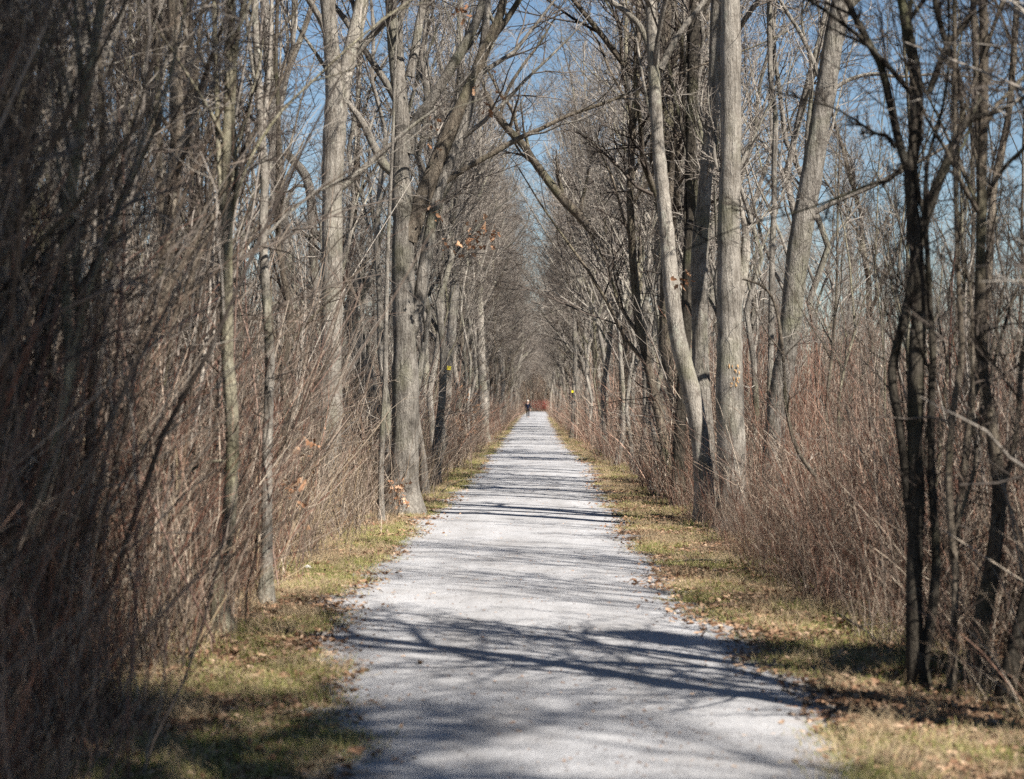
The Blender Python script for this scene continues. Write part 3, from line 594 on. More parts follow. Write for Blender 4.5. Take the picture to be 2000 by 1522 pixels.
# ---- right of the path
traced('curved_tree', 'pale curved trunk with a fork near the top, first trunk right of the path opening', 'tree', 26.5,
    [(1380, 1025, 40), (1375, 940, 38), (1366, 850, 36), (1352, 770, 36), (1336, 710, 34), (1322, 650, 33), (1313, 580, 31), (1306, 500, 30), (1300, 430, 28), (1294, 370, 27), (1286, 290, 25), (1281, 215, 24), (1276, 110, 24), (1271, 0, 22), (1268, -90, 20)],
    [[(1290, 135, 15), (1310, 95, 13), (1335, 55, 12), (1365, 18, 11), (1390, -20, 10)], [(1275, 120, 13), (1255, 60, 12), (1225, 25, 11), (1190, 0, 10)], [(1286, 270, 7), (1265, 200, 6), (1250, 120, 5)]],
    M_PALE, top=12, seed=121, K=9, first=.6, low=14)
traced('forked_tree', 'grey trunk leaning right just behind the pale curved one on the right', 'tree', 27.2,
    [(1386, 1018, 38), (1380, 900, 36), (1374, 808, 36), (1368, 720, 34), (1367, 640, 32), (1367, 549, 32), (1371, 450, 29), (1376, 375, 27), (1383, 300, 27), (1391, 225, 28), (1397, 150, 28), (1399, 60, 26), (1402, -40, 24)],
    [[(1352, 560, 8), (1355, 480, 9), (1365, 400, 9), (1390, 330, 8), (1402, 270, 7)]], M_GREY, top=12, seed=122, K=8, first=.6, low=12)
t_r3 = traced('straight_tree', 'thickest straight pale trunk with scarred bark on the right, nearest the grass', 'tree', 24.9,
    [(1433, 1036, 62), (1431, 980, 56), (1428, 862, 55), (1425, 760, 53), (1425, 680, 51), (1425, 600, 48), (1424, 500, 46), (1423, 430, 44), (1426, 350, 41), (1428, 250, 41), (1427, 150, 42), (1427, 60, 40), (1426, -40, 36), (1425, -100, 34)],
    [[(1432, 350, 12), (1445, 325, 11), (1460, 295, 9), (1475, 265, 5)], [(1436, 610, 20), (1450, 540, 22), (1457, 480, 18), (1452, 430, 10)], [(1418, 345, 9), (1402, 330, 9), (1395, 300, 7)]],
    M_PALE, top=12, seed=123, K=8, first=.6, low=16)
traced('leaning_tree', 'long grey trunk leaning to the right behind the brush on the right', 'tree', 25.5,
    [(1503, 1035, 46), (1508, 970, 44), (1512, 862, 42), (1519, 781, 42), (1532, 715, 42), (1545, 625, 42), (1555, 525, 44), (1570, 425, 44), (1585, 345, 42), (1600, 250, 40), (1614, 175, 40), (1626, 90, 40), (1644, 0, 37), (1660, -80, 34)],
    [[(1592, 415, 10), (1640, 390, 10), (1700, 365, 10), (1750, 340, 8)], [(1600, 150, 10), (1580, 100, 9), (1560, 60, 8), (1535, 20, 7)], [(1612, 190, 8), (1650, 160, 8), (1700, 145, 7), (1760, 150, 6)], [(1575, 330, 12), (1578, 260, 11), (1585, 180, 9)]],
    M_GREY, top=12, seed=124, K=8, first=.6, low=16)
traced('thin_tree', 'thin crooked stem between the thick scarred trunk and the long leaning one on the right', 'tree', 27,
    [(1500, 1008, 13), (1502, 850, 12), (1506, 650, 12), (1508, 500, 12), (1512, 400, 11), (1512, 325, 11), (1515, 240, 11), (1511, 200, 10), (1505, 150, 10), (1503, 60, 10), (1500, -40, 9)], [], M_GREY, top=10, seed=125, K=8, first=.55, low=14)
traced('slant_tree', 'short lit trunk left of the pale curved one, its bark furrowed', 'tree', 38,
    [(1292, 950, 34), (1291, 880, 28), (1292, 808, 24), (1296, 720, 20), (1296, 650, 18), (1290, 560, 16), (1285, 480, 15), (1290, 380, 13), (1300, 280, 11)], [], M_PALE, top=13, seed=126, K=10, first=.4, low=10)
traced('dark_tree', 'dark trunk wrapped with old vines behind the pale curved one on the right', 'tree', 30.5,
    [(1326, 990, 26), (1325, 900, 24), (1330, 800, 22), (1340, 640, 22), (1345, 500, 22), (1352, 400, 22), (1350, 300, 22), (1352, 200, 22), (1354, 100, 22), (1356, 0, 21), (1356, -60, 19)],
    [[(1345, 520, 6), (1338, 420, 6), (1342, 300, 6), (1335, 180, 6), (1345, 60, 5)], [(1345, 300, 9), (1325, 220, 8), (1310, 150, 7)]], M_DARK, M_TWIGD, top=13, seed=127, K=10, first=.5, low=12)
traced('mossy_tree', 'slim yellowish mossy trunk on the right, left of the furrowed lit one', 'tree', 48,
    [(1272, 912, 13), (1270, 800, 11), (1265, 700, 10), (1256, 590, 10), (1250, 500, 9), (1242, 420, 9), (1236, 350, 9), (1230, 260, 8), (1224, 180, 8), (1222, 60, 7)], [], M_YELLOW, top=15, seed=128, K=12, first=.35, low=8)
t_edge = traced('edge_tree', 'slim trunk standing alone on the right grass edge far along the path', 'tree', 86,
    [(1118, 858, 11), (1120, 800, 9), (1121, 765, 8.5), (1123, 700, 8.5), (1122, 650, 8), (1123, 570, 7), (1124, 480, 6), (1120, 380, 4.5), (1122, 280, 3)], [], M_GREY, top=16, seed=129, K=16, first=.3, low=6, lenf=(.12, .28))
traced('hung_tree', 'dark broken trunk on the right whose snapped top leans across over the path', 'tree', 54,
    [(1226, 900, 28), (1222, 850, 26), (1221, 780, 24), (1219, 700, 23), (1214, 620, 23), (1207, 550, 23), (1199, 515, 24), (1186, 488, 23), (1164, 459, 20), (1129, 419, 19), (1099, 389, 18), (1064, 344, 16), (1039, 310, 15), (1019, 280, 15), (990, 250, 15), (965, 215, 14), (948, 180, 12)],
    [[(1015, 275, 8), (1000, 215, 7), (975, 180, 6), (960, 150, 5)], [(975, 235, 7), (990, 180, 7), (1020, 130, 6), (1050, 90, 5)], [(1215, 640, 8), (1235, 560, 8), (1240, 480, 7), (1250, 400, 6)]],
    M_BROWN, M_TWIGD, top=8, seed=130, K=7, first=.45, low=12, ext=False, lenf=(.1, .22), dd=-2)
T = Tubes(); b0 = np.array(t_r3.location)
for i in range(20):
    c = W(1434 + rngw.uniform(-12, 12), rngw.choice([722, 745, 752]) + rngw.uniform(-9, 9), 24.9 - .168) - b0; h = rngw.uniform(.01, .03)
    T.add(np.array([c - [0, 0, h], c, c + [0, 0, h]]), np.array([.003, .008, .003]), 4)
tube_obj('bark_scar', T, mw, t_r3)
leaf_part(t_r3, [(1330, 555, 24.5), (1345, 552, 24.6)], seed=8, per=5, spread=.05, size=.09)
# ---- dark trees near the right edge
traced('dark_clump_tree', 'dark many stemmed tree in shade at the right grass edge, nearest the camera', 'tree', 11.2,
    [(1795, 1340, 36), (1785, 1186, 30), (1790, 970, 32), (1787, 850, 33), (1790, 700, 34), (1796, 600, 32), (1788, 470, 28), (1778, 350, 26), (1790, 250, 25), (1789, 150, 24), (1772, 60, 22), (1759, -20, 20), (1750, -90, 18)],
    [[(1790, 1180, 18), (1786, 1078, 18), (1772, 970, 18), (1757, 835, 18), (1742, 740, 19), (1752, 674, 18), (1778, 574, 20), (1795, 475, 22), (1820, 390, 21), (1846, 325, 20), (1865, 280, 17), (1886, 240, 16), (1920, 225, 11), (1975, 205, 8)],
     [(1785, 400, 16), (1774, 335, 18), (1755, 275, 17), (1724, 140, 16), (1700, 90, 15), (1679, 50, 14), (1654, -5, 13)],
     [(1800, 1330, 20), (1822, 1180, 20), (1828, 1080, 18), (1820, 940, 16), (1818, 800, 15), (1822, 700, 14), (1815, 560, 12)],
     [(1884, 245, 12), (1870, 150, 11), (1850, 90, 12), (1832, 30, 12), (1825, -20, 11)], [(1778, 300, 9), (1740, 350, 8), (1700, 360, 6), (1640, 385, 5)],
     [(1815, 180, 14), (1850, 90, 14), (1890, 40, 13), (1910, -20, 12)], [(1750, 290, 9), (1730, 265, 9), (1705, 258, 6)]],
    M_DARK, M_TWIGD, top=8, seed=141, K=10, first=.5, low=16, lenf=(.12, .28))  # dark bark helps paint the shade on this stem clump
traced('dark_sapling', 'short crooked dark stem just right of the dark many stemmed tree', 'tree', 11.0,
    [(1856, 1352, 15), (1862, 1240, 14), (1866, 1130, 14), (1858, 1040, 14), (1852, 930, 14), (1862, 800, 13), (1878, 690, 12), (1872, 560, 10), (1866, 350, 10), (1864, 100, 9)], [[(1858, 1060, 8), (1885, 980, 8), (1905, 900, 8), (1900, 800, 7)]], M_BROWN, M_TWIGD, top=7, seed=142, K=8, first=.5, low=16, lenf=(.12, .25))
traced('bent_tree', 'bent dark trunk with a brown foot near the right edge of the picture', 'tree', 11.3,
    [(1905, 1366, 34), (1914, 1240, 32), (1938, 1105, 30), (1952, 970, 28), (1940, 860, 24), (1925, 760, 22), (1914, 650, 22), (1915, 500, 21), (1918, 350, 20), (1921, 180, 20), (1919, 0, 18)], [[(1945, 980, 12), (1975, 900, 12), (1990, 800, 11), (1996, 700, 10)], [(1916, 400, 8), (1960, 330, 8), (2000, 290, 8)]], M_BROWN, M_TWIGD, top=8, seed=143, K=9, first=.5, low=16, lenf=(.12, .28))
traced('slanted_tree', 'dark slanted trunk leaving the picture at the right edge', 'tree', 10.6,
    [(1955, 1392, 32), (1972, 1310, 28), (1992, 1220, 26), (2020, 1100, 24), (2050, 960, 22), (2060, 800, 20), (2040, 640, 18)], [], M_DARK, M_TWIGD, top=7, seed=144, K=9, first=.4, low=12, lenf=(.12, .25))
traced('spotted_tree', 'slim trunk with a pale spot high up at the right edge', 'tree', 16,
    [(1900, 1170, 16), (1910, 960, 15), (1925, 700, 15), (1938, 400, 14), (1955, 300, 14), (1969, 230, 14), (1980, 100, 13), (1985, -20, 12)], [], M_BROWN, M_TWIGD, top=9, seed=145, K=9, first=.5, low=12, lenf=(.12, .28))
traced('thin_tree', 'thin reddish stem rising from the brush between the leaning grey trunk and the dark clump', 'tree', 21,
    [(1625, 1080, 7), (1618, 930, 7), (1614, 800, 6), (1624, 700, 6), (1634, 560, 5.5), (1636, 430, 4.5), (1640, 300, 4)], [], M_BROWN, M_TWIG, top=5, seed=146, K=6, first=.4, low=16, ext=False)
traced('thin_tree', 'long bowed stem slanting through the brush at the foot of the leaning grey trunk', 'tree', 19.5,
    [(1690, 1120, 8), (1640, 1030, 8), (1590, 930, 8), (1558, 880, 8), (1536, 800, 7), (1530, 700, 7), (1515, 600, 6), (1490, 560, 5), (1450, 545, 4)], [], M_BROWN, M_TWIG, top=4, seed=147, K=5, first=.4, low=12, ext=False)

# ---- trail markers
def flat_mat(name, c):
    m, nt, b = new_mat(name); tc = N(nt, 'ShaderNodeTexCoord').outputs['Object']
    nt.links.new(ramp(nt, noise(nt, tc, 30, 3), [(.3, tuple(v * .8 for v in c)), (.7, c)]), b.inputs['Base Color']); b.inputs['Roughness'].default_value = .6
    return m
M_YEL = flat_mat('marker_yellow', (.85, .72, .04)); M_NAIL = flat_mat('nail_steel', (.35, .35, .36))
def marker(px, py, d, half, label):
    c = W(px, py, d); e = empty('trail_marker', c, label, 'sign', 'yellow trail markers nailed to trunks'); e.rotation_euler = (0, R(8), 0)
    h, t, bv = half, .004, half * .15
    o = [(-h + bv, -h), (h - bv, -h), (h, -h + bv), (h, h - bv), (h - bv, h), (-h + bv, h), (-h, h - bv), (-h, -h + bv)]
    V = np.array([(x, -t, z) for x, z in o] + [(x, t, z) for x, z in o]); m = bpy.data.meshes.new('plate')
    m.from_pydata(V.tolist(), [], [list(range(8)), list(range(15, 7, -1))] + [[i, i + 8, (i + 1) % 8 + 8, (i + 1) % 8] for i in range(8)]); m.materials.append(M_YEL)
    obj('plate', m, e)
    tube_obj('nail', Tubes().add([(0, .05, h * .5), (0, -.006, h * .5), (0, -.008, h * .5)], [.002, .005, .004], 8), M_NAIL, e)
marker(877, 719, 61.83, .062, 'yellow square trail marker nailed to the straight grey trunk left of the path')
marker(1118.5, 765, 85.88, .05, 'small yellow trail marker on the slim trunk alone at the right grass edge')

# ------------------------------------------------------------------ rows of trees beside the path
rt = np.random.default_rng(2024)
def zone(d): return 0 if d < 45 else 1 if d < 90 else 2 if d < 160 else 3
ZN = ['level with the big forked tree', 'between the yellow marked trunk and the lone slim edge trunk', 'beyond the lone slim edge trunk and before the walker', 'at the far end of the path around the walker']
LOOK = {0: 'furrowed grey', 1: 'smooth pale', 2: 'rough brown', 3: 'narrow upright grey', 4: 'tall wide crowned grey', 5: 'dark leaning'}
SLOOK = {0: 'thin grey', 1: 'thin pale', 2: 'thin brown leaning', 3: 'thin mossy yellowish'}
heroes = [(o.location.x, o.location.y) for o in C.objects if o.type == 'EMPTY' and o.get('category') == 'tree']
MARKS = [(440, 13.8, 'nearest mossy trunk'), (520, 15.7, 'slim tan trunk'), (395, 24, 'splintered trunk'), (575, 43, 'left leaning trunk'), (645, 27.6, 'V forked tree'), (715, 36, 'tilted stout trunk'), (790, 28.3, 'big forked tree'), (876, 62, 'yellow marked tree'), (943, 78, 'pale edge trunk'),
         (1120, 86, 'lone edge trunk'), (1222, 54, 'snapped leaning tree'), (1265, 48, 'mossy slim tree'), (1293, 38, 'furrowed lit trunk'), (1330, 30.5, 'vine wrapped trunk'), (1375, 26.5, 'curved pale tree'), (1428, 24.9, 'thickest pale trunk'), (1505, 27, 'thin crooked stem'), (1520, 25.5, 'long leaning trunk'), (1620, 21, 'thin reddish stem'), (1790, 11.2, 'dark stem clump'), (1860, 11, 'short dark stem'), (1930, 11.3, 'bent dark trunk'), (1975, 10.6, 'slanted edge trunk')]
def landmark(x, y):
    px = HX + x / y * F
    if px < 120: return 'at the left edge of the picture' + (' in front' if y < 11 else ' further back' if y > 18 else '')
    if px < 330: return ('well ' if px < 225 else '') + 'left of the nearest mossy trunk' + (' in front' if y < 11 else ' further back' if y > 18 else '')
    m = min(MARKS, key=lambda m: abs(m[0] - px) + abs(math.log(m[1] / y)) * 25)
    return '%s the %s and %s it' % ('behind' if y > m[1] else 'before', m[2], 'just left of' if px < m[0] else 'just right of')
def clear_of(x, y, rad):
    return all((x - a) ** 2 + ((y - b) * .6) ** 2 > rad * rad for a, b in heroes)
def put_tree(x, y, kind=None, slim=False, row='row', sc=None, zl=None):
    if y > 20:      # keep the sight line to the marked trunks and the walker open
        for mx, my, mw in ((877, 62, 20), (1118, 86, 15), (945, 78, 14), (1222, 54, 14)):
            if y < my and abs(HX + x / y * F - mx) < mw: x += (1 if x > 0 else -1) * mw * 1.6 * y / F
    side = 'left' if x < 0 else 'right'
    if slim:
        i = int(rt.integers(len(SLIM))) if kind is None else kind; p = SLIM[i]; nm = SLOOK[i]
    else:
        i = int(rt.choice(6, p=[.22, .2, .16, .2, .12, .10] if y < 90 else [.33, .27, .05, .3, .05, 0])) if kind is None else kind; p = TREES[i]; nm = LOOK[i]  # far rows favour paler-twigged kinds, haze put into the colour
    z = zone(y); where = zl or ZN[z]
    rowt = {'row': 'along the %s edge of the path' % side, 'back': 'in the wood behind the %s row' % side}[row]
    lab = '%s bare tree %s, %s' % (nm, rowt, where)
    if 5 < y < 75 and abs(x) < .262 * y + .3: lab = '%s bare tree %s' % (nm, landmark(x, y))
    words_ = lab.split()
    lab = ' '.join(words_[:16])
    s = (sc if sc else rt.uniform(.8, 1.15)); w_ = s * rt.uniform(.85, 1.15)
    p.place((x, y, float(gz(x, y)) - .02), rt.uniform(0, 6.283), (w_, w_, s), lab, 'tree', '%s trees %s' % (nm, '%s %s %s' % (side, row, z)))
    heroes.append((x, y))
cnt = [0, 0]
for side in (-1, 1):
    y = 33.0
    while y < 330:
        off = 2.35 + (rt.random() ** 1.5) * 1.6 + (0.25 if y < 60 else 0)
        x = side * off - .12
        if y > 200: x += .0
        if clear_of(x, y, 1.1): put_tree(x, y, slim=rt.random() < .55); cnt[0] += 1
        y += rt.uniform(2.2, 4.8) * (1 if y < 130 else 1.4)
    n = 0; tries = 0
    while n < 40 and tries < 900:
        tries += 1
        y = 24 * (300 / 24) ** rt.random(); x = side * (4.3 + 20 * rt.random() ** 1.3 * (y / 60 + .35))
        if abs(x) > .30 * y + 3: continue
        if side < 0 and y < 75 and rt.random() < .6: continue
        if side > 0 and y < 100 and abs(x) > .1 * y + 1.5 and rt.random() < .75: continue
        if clear_of(x, y, 1.6): put_tree(x, y, row='back', slim=rt.random() < .3); n += 1; cnt[1] += 1
print('row trees', cnt)
for px, d, k, sl in [(1172, 66, 0, 1), (1186, 58, 0, 1), (1200, 50, 1, 1), (1214, 46, 0, 1), (1236, 43, 1, 1), (1246, 52, 0, 1), (1256, 40, 0, 1), (1268, 36, 1, 1), (1282, 44, 0, 1), (1308, 34, 2, 1), (1318, 42, 1, 1), (1342, 33, 1, 1), (1352, 38, 0, 1), (1396, 31, 0, 1), (1404, 37, 1, 1), (1460, 30, 0, 1), (1474, 35, 0, 1), (1552, 33, 0, 1), (1590, 36, 0, 1), (1160, 72, 1, 1), (1148, 84, 0, 1),
                     (738, 39, 2, 1), (752, 31, 0, 1), (832, 34, 0, 1), (840, 42, 1, 1), (852, 46, 0, 1), (852, 38, 0, 1), (904, 66, 0, 1), (916, 72, 1, 1), (926, 64, 1, 1), (932, 84, 0, 1), (955, 96, 2, 1), (964, 108, 0, 1), (480, 26, 1, 1), (330, 22, 1, 1), (270, 19, 2, 1), (210, 15, 2, 1), (150, 17, 1, 1), (90, 13, 0, 1), (35, 12, 0, 1)]:
    put_tree((px - HX) / F * d, d, kind=k, slim=bool(sl), sc=rt.uniform(1.0, 1.5))
for d in [84, 92, 99, 108, 115, 124, 133, 141, 152, 160, 171, 180, 190, 204, 216, 228, 242, 255, 268, 280, 292]:
    for sd in (-1, 1):
        put_tree(sd * rt.uniform(2.0, 2.9) - .15, d + rt.uniform(-3, 3), kind=int(rt.choice([0, 1, 3])), sc=rt.uniform(.9, 1.2))  # only lighter-twigged kinds, imitating haze down the path
# trees that stand beside and behind the camera, shading the near verge
for (x, y, k, sl) in [(6.5, 0.5, 4, 0), (4.2, -3.0, 0, 0), (7.5, -5, 2, 0), (8.5, 9.5, 1, 1),
                      (-6.5, 8.5, 0, 1), (-5.4, 11.5, 2, 1), (-4.4, 19, 1, 1), (-3.7, 13.5, 0, 1), (-3.5, 9.6, 3, 1), (6.4, 19.5, 3, 1), (4.9, 14.2, 2, 1)]:
    vis = abs(x) < .262 * y + .3
    put_tree(x, y, kind=k, slim=bool(sl), row='back' if vis else 'row', zl='close to the camera' )

ry = np.random.default_rng(314)
def young(x, y, k, w_, h_):
    e = SLIM[k].place((x, y, float(gz(x, y)) - .02), ry.uniform(0, 6.283), (w_, w_, h_), '%s young tree %s' % (SLOOK[k], landmark(x, y)), 'tree', '%s young trees %s' % (SLOOK[k], 'left' if x < 0 else 'right'))
    e.name = 'young_tree'
for i in range(46):
    y = 7.5 * (24 / 7.5) ** ry.random(); x = -(2.45 + ry.random() * (.25 * y - 1.6)); young(x, y, int(ry.choice([0, 2, 2, 3])), ry.uniform(.35, .75), ry.uniform(.6, .95))
for i in range(20):
    y = 10.5 * (26 / 10.5) ** ry.random(); x = 2.9 + ry.random() * (.24 * y - 1.2)
    if HX + x / y * F > 1560: young(x, y, int(ry.choice([0, 2, 2, 3])), ry.uniform(.3, .6), ry.uniform(.5, .8))
def evergreen(x, y, H, rad, z0, seed, label):  # unseen evergreens, added out of view to throw shade on the foreground
    rng = np.random.default_rng(seed); e = empty('added_shade_tree', (x, y, float(gz(x, y))), label, 'tree'); Q = 12
    P = np.zeros((1, Q, 3)); P[0, :, 2] = np.linspace(-.1, H, Q); P[0, :, :2] = np.cumsum(rng.normal(size=(Q, 2)) * .02, 0)
    rr = (H * .014 * (1 - np.linspace(0, .95, Q)))[None]; tube_obj('trunk', Tubes().add(P, rr, 10), M_BROWN, e)
    K = int(H * 12); L1 = grow(P, rr, K, z0, .99, (75, 100), (rad / H * .75, rad / H * 1.2), 6, .0, .08, -.03, .3, .3, rng=rng, shrink=.85)
    L2 = grow(L1[0], L1[1], 9, .1, 1, (40, 70), (.2, .4), 4, -.05, .1, -.02, .5, .5, rng=rng, lens=L1[2])
    tips = np.concatenate([L2[0].reshape(-1, 3), L1[0][:, 2:].reshape(-1, 3)]); n = len(tips) * 5
    p = tips[rng.integers(len(tips), size=n)] + rng.normal(size=(n, 3)) * .06; d = rng.normal(size=(n, 3)); d[:, 2] -= .3; d = unit(d) * .10
    V = np.stack([p, p + d * .5 + rng.normal(size=(n, 3)) * .018, p + d, p + d * .5 + rng.normal(size=(n, 3)) * .018], 1).reshape(-1, 3)
    V2, F2 = Tubes().add(L1[0], L1[1], 4).add(L2[0], L2[1], 3).arrays()
    obj('crown', mesh_from('crown', np.concatenate([V, V2]), np.concatenate([np.arange(n * 4).reshape(-1, 4), F2 + n * 4]), None, smooth=False, mats=[M_NEEDLE, M_BROWN], midx=np.r_[np.zeros(n), np.ones(len(F2))]), e)
M_NEEDLE = twig_mat('needles', [(0, (.025, .05, .02)), (.5, (.045, .08, .03)), (1, (.07, .10, .04))])
evergreen(3.6, .9, 15, 2.3, .42, 1, 'unseen evergreen added right of the camera to shade the left foreground')
evergreen(5.0, 2.2, 19, 2.1, .5, 2, 'tall unseen evergreen added beside the camera to shade the near left brush')
evergreen(4.6, 9.6, 6.0, 1.0, .1, 3, 'small unseen cedar added to shade the dark stem clump')
evergreen(4.4, -2.6, 12, 2.2, .3, 4, 'unseen evergreen added behind the camera for foreground shade')

put_tree(3.0, 9.3, kind=1, slim=True, sc=2.0, zl='just outside the picture by the dark stem clump')
for x, y, w_, h_ in [(3.45, 9.0, 1.5, 1.0), (4.0, 8.15, 1.15, .9),  (5.6, 15.9, .8, 1.1), (5.0, 12.4, .9, 1.0)]: young(x, y, 0, w_, h_)

# ------------------------------------------------------------------ tall shrubs
rs = np.random.default_rng(99)
SL = ['grey brown many stemmed', 'grey straight stemmed', 'reddish spreading', 'brown dense', 'tall thin grey']
def put_shrub(x, y, sc, k=None):
    k = int(rs.integers(len(SHRUBS))) if k is None else k
    side = 'left' if x < 0 else 'right'; z = 'in the foreground' if y < 14 else 'before the big trunks' if y < 26 else 'near the marked trunk' if y < 70 else 'far along'
    SHRUBS[k].place((x, y, float(gz(x, y))), rs.uniform(0, 6.283), (sc, sc, sc * rs.uniform(.85, 1.15)), ('%s bare shrub %s' % (SL[k], landmark(x, y)) if y < 60 else '%s bare shrub in the %s thicket %s' % (SL[k], side, z)), 'shrub', '%s shrubs %s %s' % (SL[k], side, z))
for i in range(62):
    y = 6.5 * (30 / 6.5) ** rs.random(); x = -(2.6 + rs.random() ** 1.2 * (.26 * y + .3 - 2.0 if y > 9 else 2.2)); put_shrub(x, y, rs.uniform(.6, 1.0))
for i in range(26):
    y = 11 * (30 / 11) ** rs.random(); x = 3.0 + rs.random() * (.245 * y - 1.2); put_shrub(x, y, rs.uniform(.45, .8), int(rs.choice([0, 1, 3, 4])))
for i in range(90):
    s = rs.choice([-1, 1]); y = 28 * (260 / 28) ** rs.random(); x = s * (2.5 + rs.random() * 4); put_shrub(x, y, rs.uniform(.5, .95))

# ------------------------------------------------------------------ far wood
srcs = []
for i, p in enumerate([TREES[0], TREES[3], TREES[1]]):  # paler-twigged kinds stand in for distance haze
    me = p.parts[1][1]; me2 = p.parts[0][1]
    a = np.empty(len(me.vertices) * 3, np.float32); me.vertices.foreach_get('co', a); b_ = np.empty(len(me2.vertices) * 3, np.float32); me2.vertices.foreach_get('co', b_)
    fa = np.empty(len(me.loops), np.int32); me.loops.foreach_get('vertex_index', fa); fb = np.empty(len(me2.loops), np.int32); me2.loops.foreach_get('vertex_index', fb)
    mi = np.empty(len(me.polygons), np.int32); me.polygons.foreach_get('material_index', mi)
    srcs.append(obj('src_wood_%d' % i, mesh_from('wood', np.concatenate([a.reshape(-1, 3), b_.reshape(-1, 3)]), np.concatenate([fa.reshape(-1, 4), fb.reshape(-1, 4) + len(me.vertices)]), None, mats=list(me.materials), midx=np.r_[mi, np.zeros(len(me2.polygons), np.int32)]), link=False))
n = 620; y = rg.uniform(90, 470, n); x = rg.uniform(-1, 1, n) * (y * .30 + 6)
x[:190] = rg.uniform(-18, 20, 190); y[:190] = rg.uniform(319, 440, 190)
k = ((np.abs(x) > 7) | (y > 318)) & ~((x > .13 * y) & (rg.random(n) < .6)); x, y = x[k], y[k]; n = len(x)
scatter('far_wood', srcs, np.stack([x, y, gz(x, y)], -1), rg.uniform(0, 6.283, n), np.zeros((n, 2)), rg.uniform(.75, 1.15, n), 'distant bare wood closing the view behind the rows of trees', 'wood')
n = 420; x = rg.uniform(-16, 18, n); y = rg.uniform(312, 400, n)
scatter('undergrowth', BR_TAN + BR_RED[:1], np.stack([x, y, gz(x, y)], -1), rg.uniform(0, 6.283, n), np.zeros((n, 2)), np.where(y < 325, 1.5, rg.uniform(2.0, 7.5, n)), 'tan and reddish brush where the path vanishes beyond the walker', 'undergrowth')
# the red bush by the end of the path
pr = np.random.default_rng(5)
T = Tubes()
n = 70; a = pr.uniform(0, 6.283, n); d = unit(np.stack([np.cos(a) * pr.random(n), np.sin(a) * pr.random(n), np.full(n, .8)], -1)); p0 = np.stack([pr.normal(size=n) * .7, pr.normal(size=n) * .5, np.full(n, -.1)], -1)
P = np.stack([p0 + d * s for s in (0, .7, 1.4, 2.0)], 1); rr = np.repeat([[.03, .025, .02, .012]], n, 0)
L1 = grow(P, rr, 8, .2, 1, (30, 60), (.3, .5), 4, .1, .15, 0, .7, .6, rng=pr, rmin=.012)
rb = empty('red_bush', (.75, 322, 0), 'bright red stemmed bush right beyond the walker where the path ends', 'bush')
tube_obj('stems', T.add(P, rr, 3), M_BRUSHRED, rb); tube_obj('twigs', Tubes().add(L1[0], L1[1], 3), M_REDB, rb)
# oak saplings still holding their dead leaves
def leafy(px, py, d, h, label, nl=60, sd=1, spots=None):
    rng = np.random.default_rng(sd); b0 = W(px, py, d); b0[2] = float(gz(b0[0], b0[1]))
    e = empty('oak_sapling', b0, label, 'sapling')
    z = np.linspace(0, 1, 8); P = np.stack([np.cumsum(rng.normal(size=8) * .03), np.cumsum(rng.normal(size=8) * .03), z * h - .06], -1)[None]; rr = (.012 * (1 - .75 * z))[None]
    L1 = grow(P, rr, 9, .25, 1, (40, 70), (.25, .45), 5, .15, .12, .02, .6, .4, rng=rng)
    tube_obj('stem', Tubes().add(P, rr, 6), M_BROWN, e); tube_obj('twigs', Tubes().add(L1[0], L1[1], 3), M_TWIG, e)
    ends = L1[0][:, 2:].reshape(-1, 3); pos = ends[rng.integers(len(ends), size=nl)] + rng.normal(size=(nl, 3)) * .035
    obj('dry_leaves', leaves_mesh('dry_leaves', pos, .075, M_OAKLEAF, rng), e)
leafy(585, 1100, 19, 1.25, 'small oak sapling with orange dead leaves in the tan brush on the left', 34, 1)
leafy(905, 890, 57, 1.9, 'oak sapling thick with rusty leaves beside the yellow marked trunk', 120, 2)
leafy(912, 900, 54, 1.1, 'low rusty leaved oak sapling at the grass edge below the marked trunk', 90, 3)
leafy(775, 1000, 27.3, .5, 'knee high clump of curled orange leaves at the foot of the big forked tree', 50, 4)
leafy(920, 880, 66, 2.2, 'farthest rusty leaved oak sapling before the pale trunk on the left', 70, 5)

# pale stones and fallen sticks
def stone(px, py, s, label, col=None):
    d = dist_of(py); c = W(px, py, d); rng = np.random.default_rng(int(px)); n_, m_ = 12, 8
    th = np.linspace(0, np.pi, m_)[:, None]; ph = np.arange(n_)[None] * 2 * np.pi / n_; rr = s * (1 + .18 * rng.normal(size=(m_, n_)))
    V = np.stack([rr * np.sin(th) * np.cos(ph) * 1.3, rr * np.sin(th) * np.sin(ph), rr * np.cos(th) * .6 + 0 * ph], -1).reshape(-1, 3)
    i = (np.arange(m_ - 1)[:, None] * n_ + np.arange(n_)[None]).ravel(); j = (np.arange(m_ - 1)[:, None] * n_ + (np.arange(n_)[None] + 1) % n_).ravel()
    me = mesh_from('stone', V, np.stack([i, j, j + n_, i + n_], -1), col); o = obj('stone', me, loc=(c[0], c[1], float(gz(c[0], c[1])) + s * .3)); tag(o, label, 'stone')
M_ST = flat_mat('pale_stone', (.75, .73, .70)); M_ST2 = flat_mat('grey_stone', (.2, .18, .16))
stone(601, 1116, .035, 'small white stone at the foot of the tan brush on the left', M_ST)
stone(1203, 1058, .035, 'small dark clod lying on the right side of the gravel path', M_ST2)
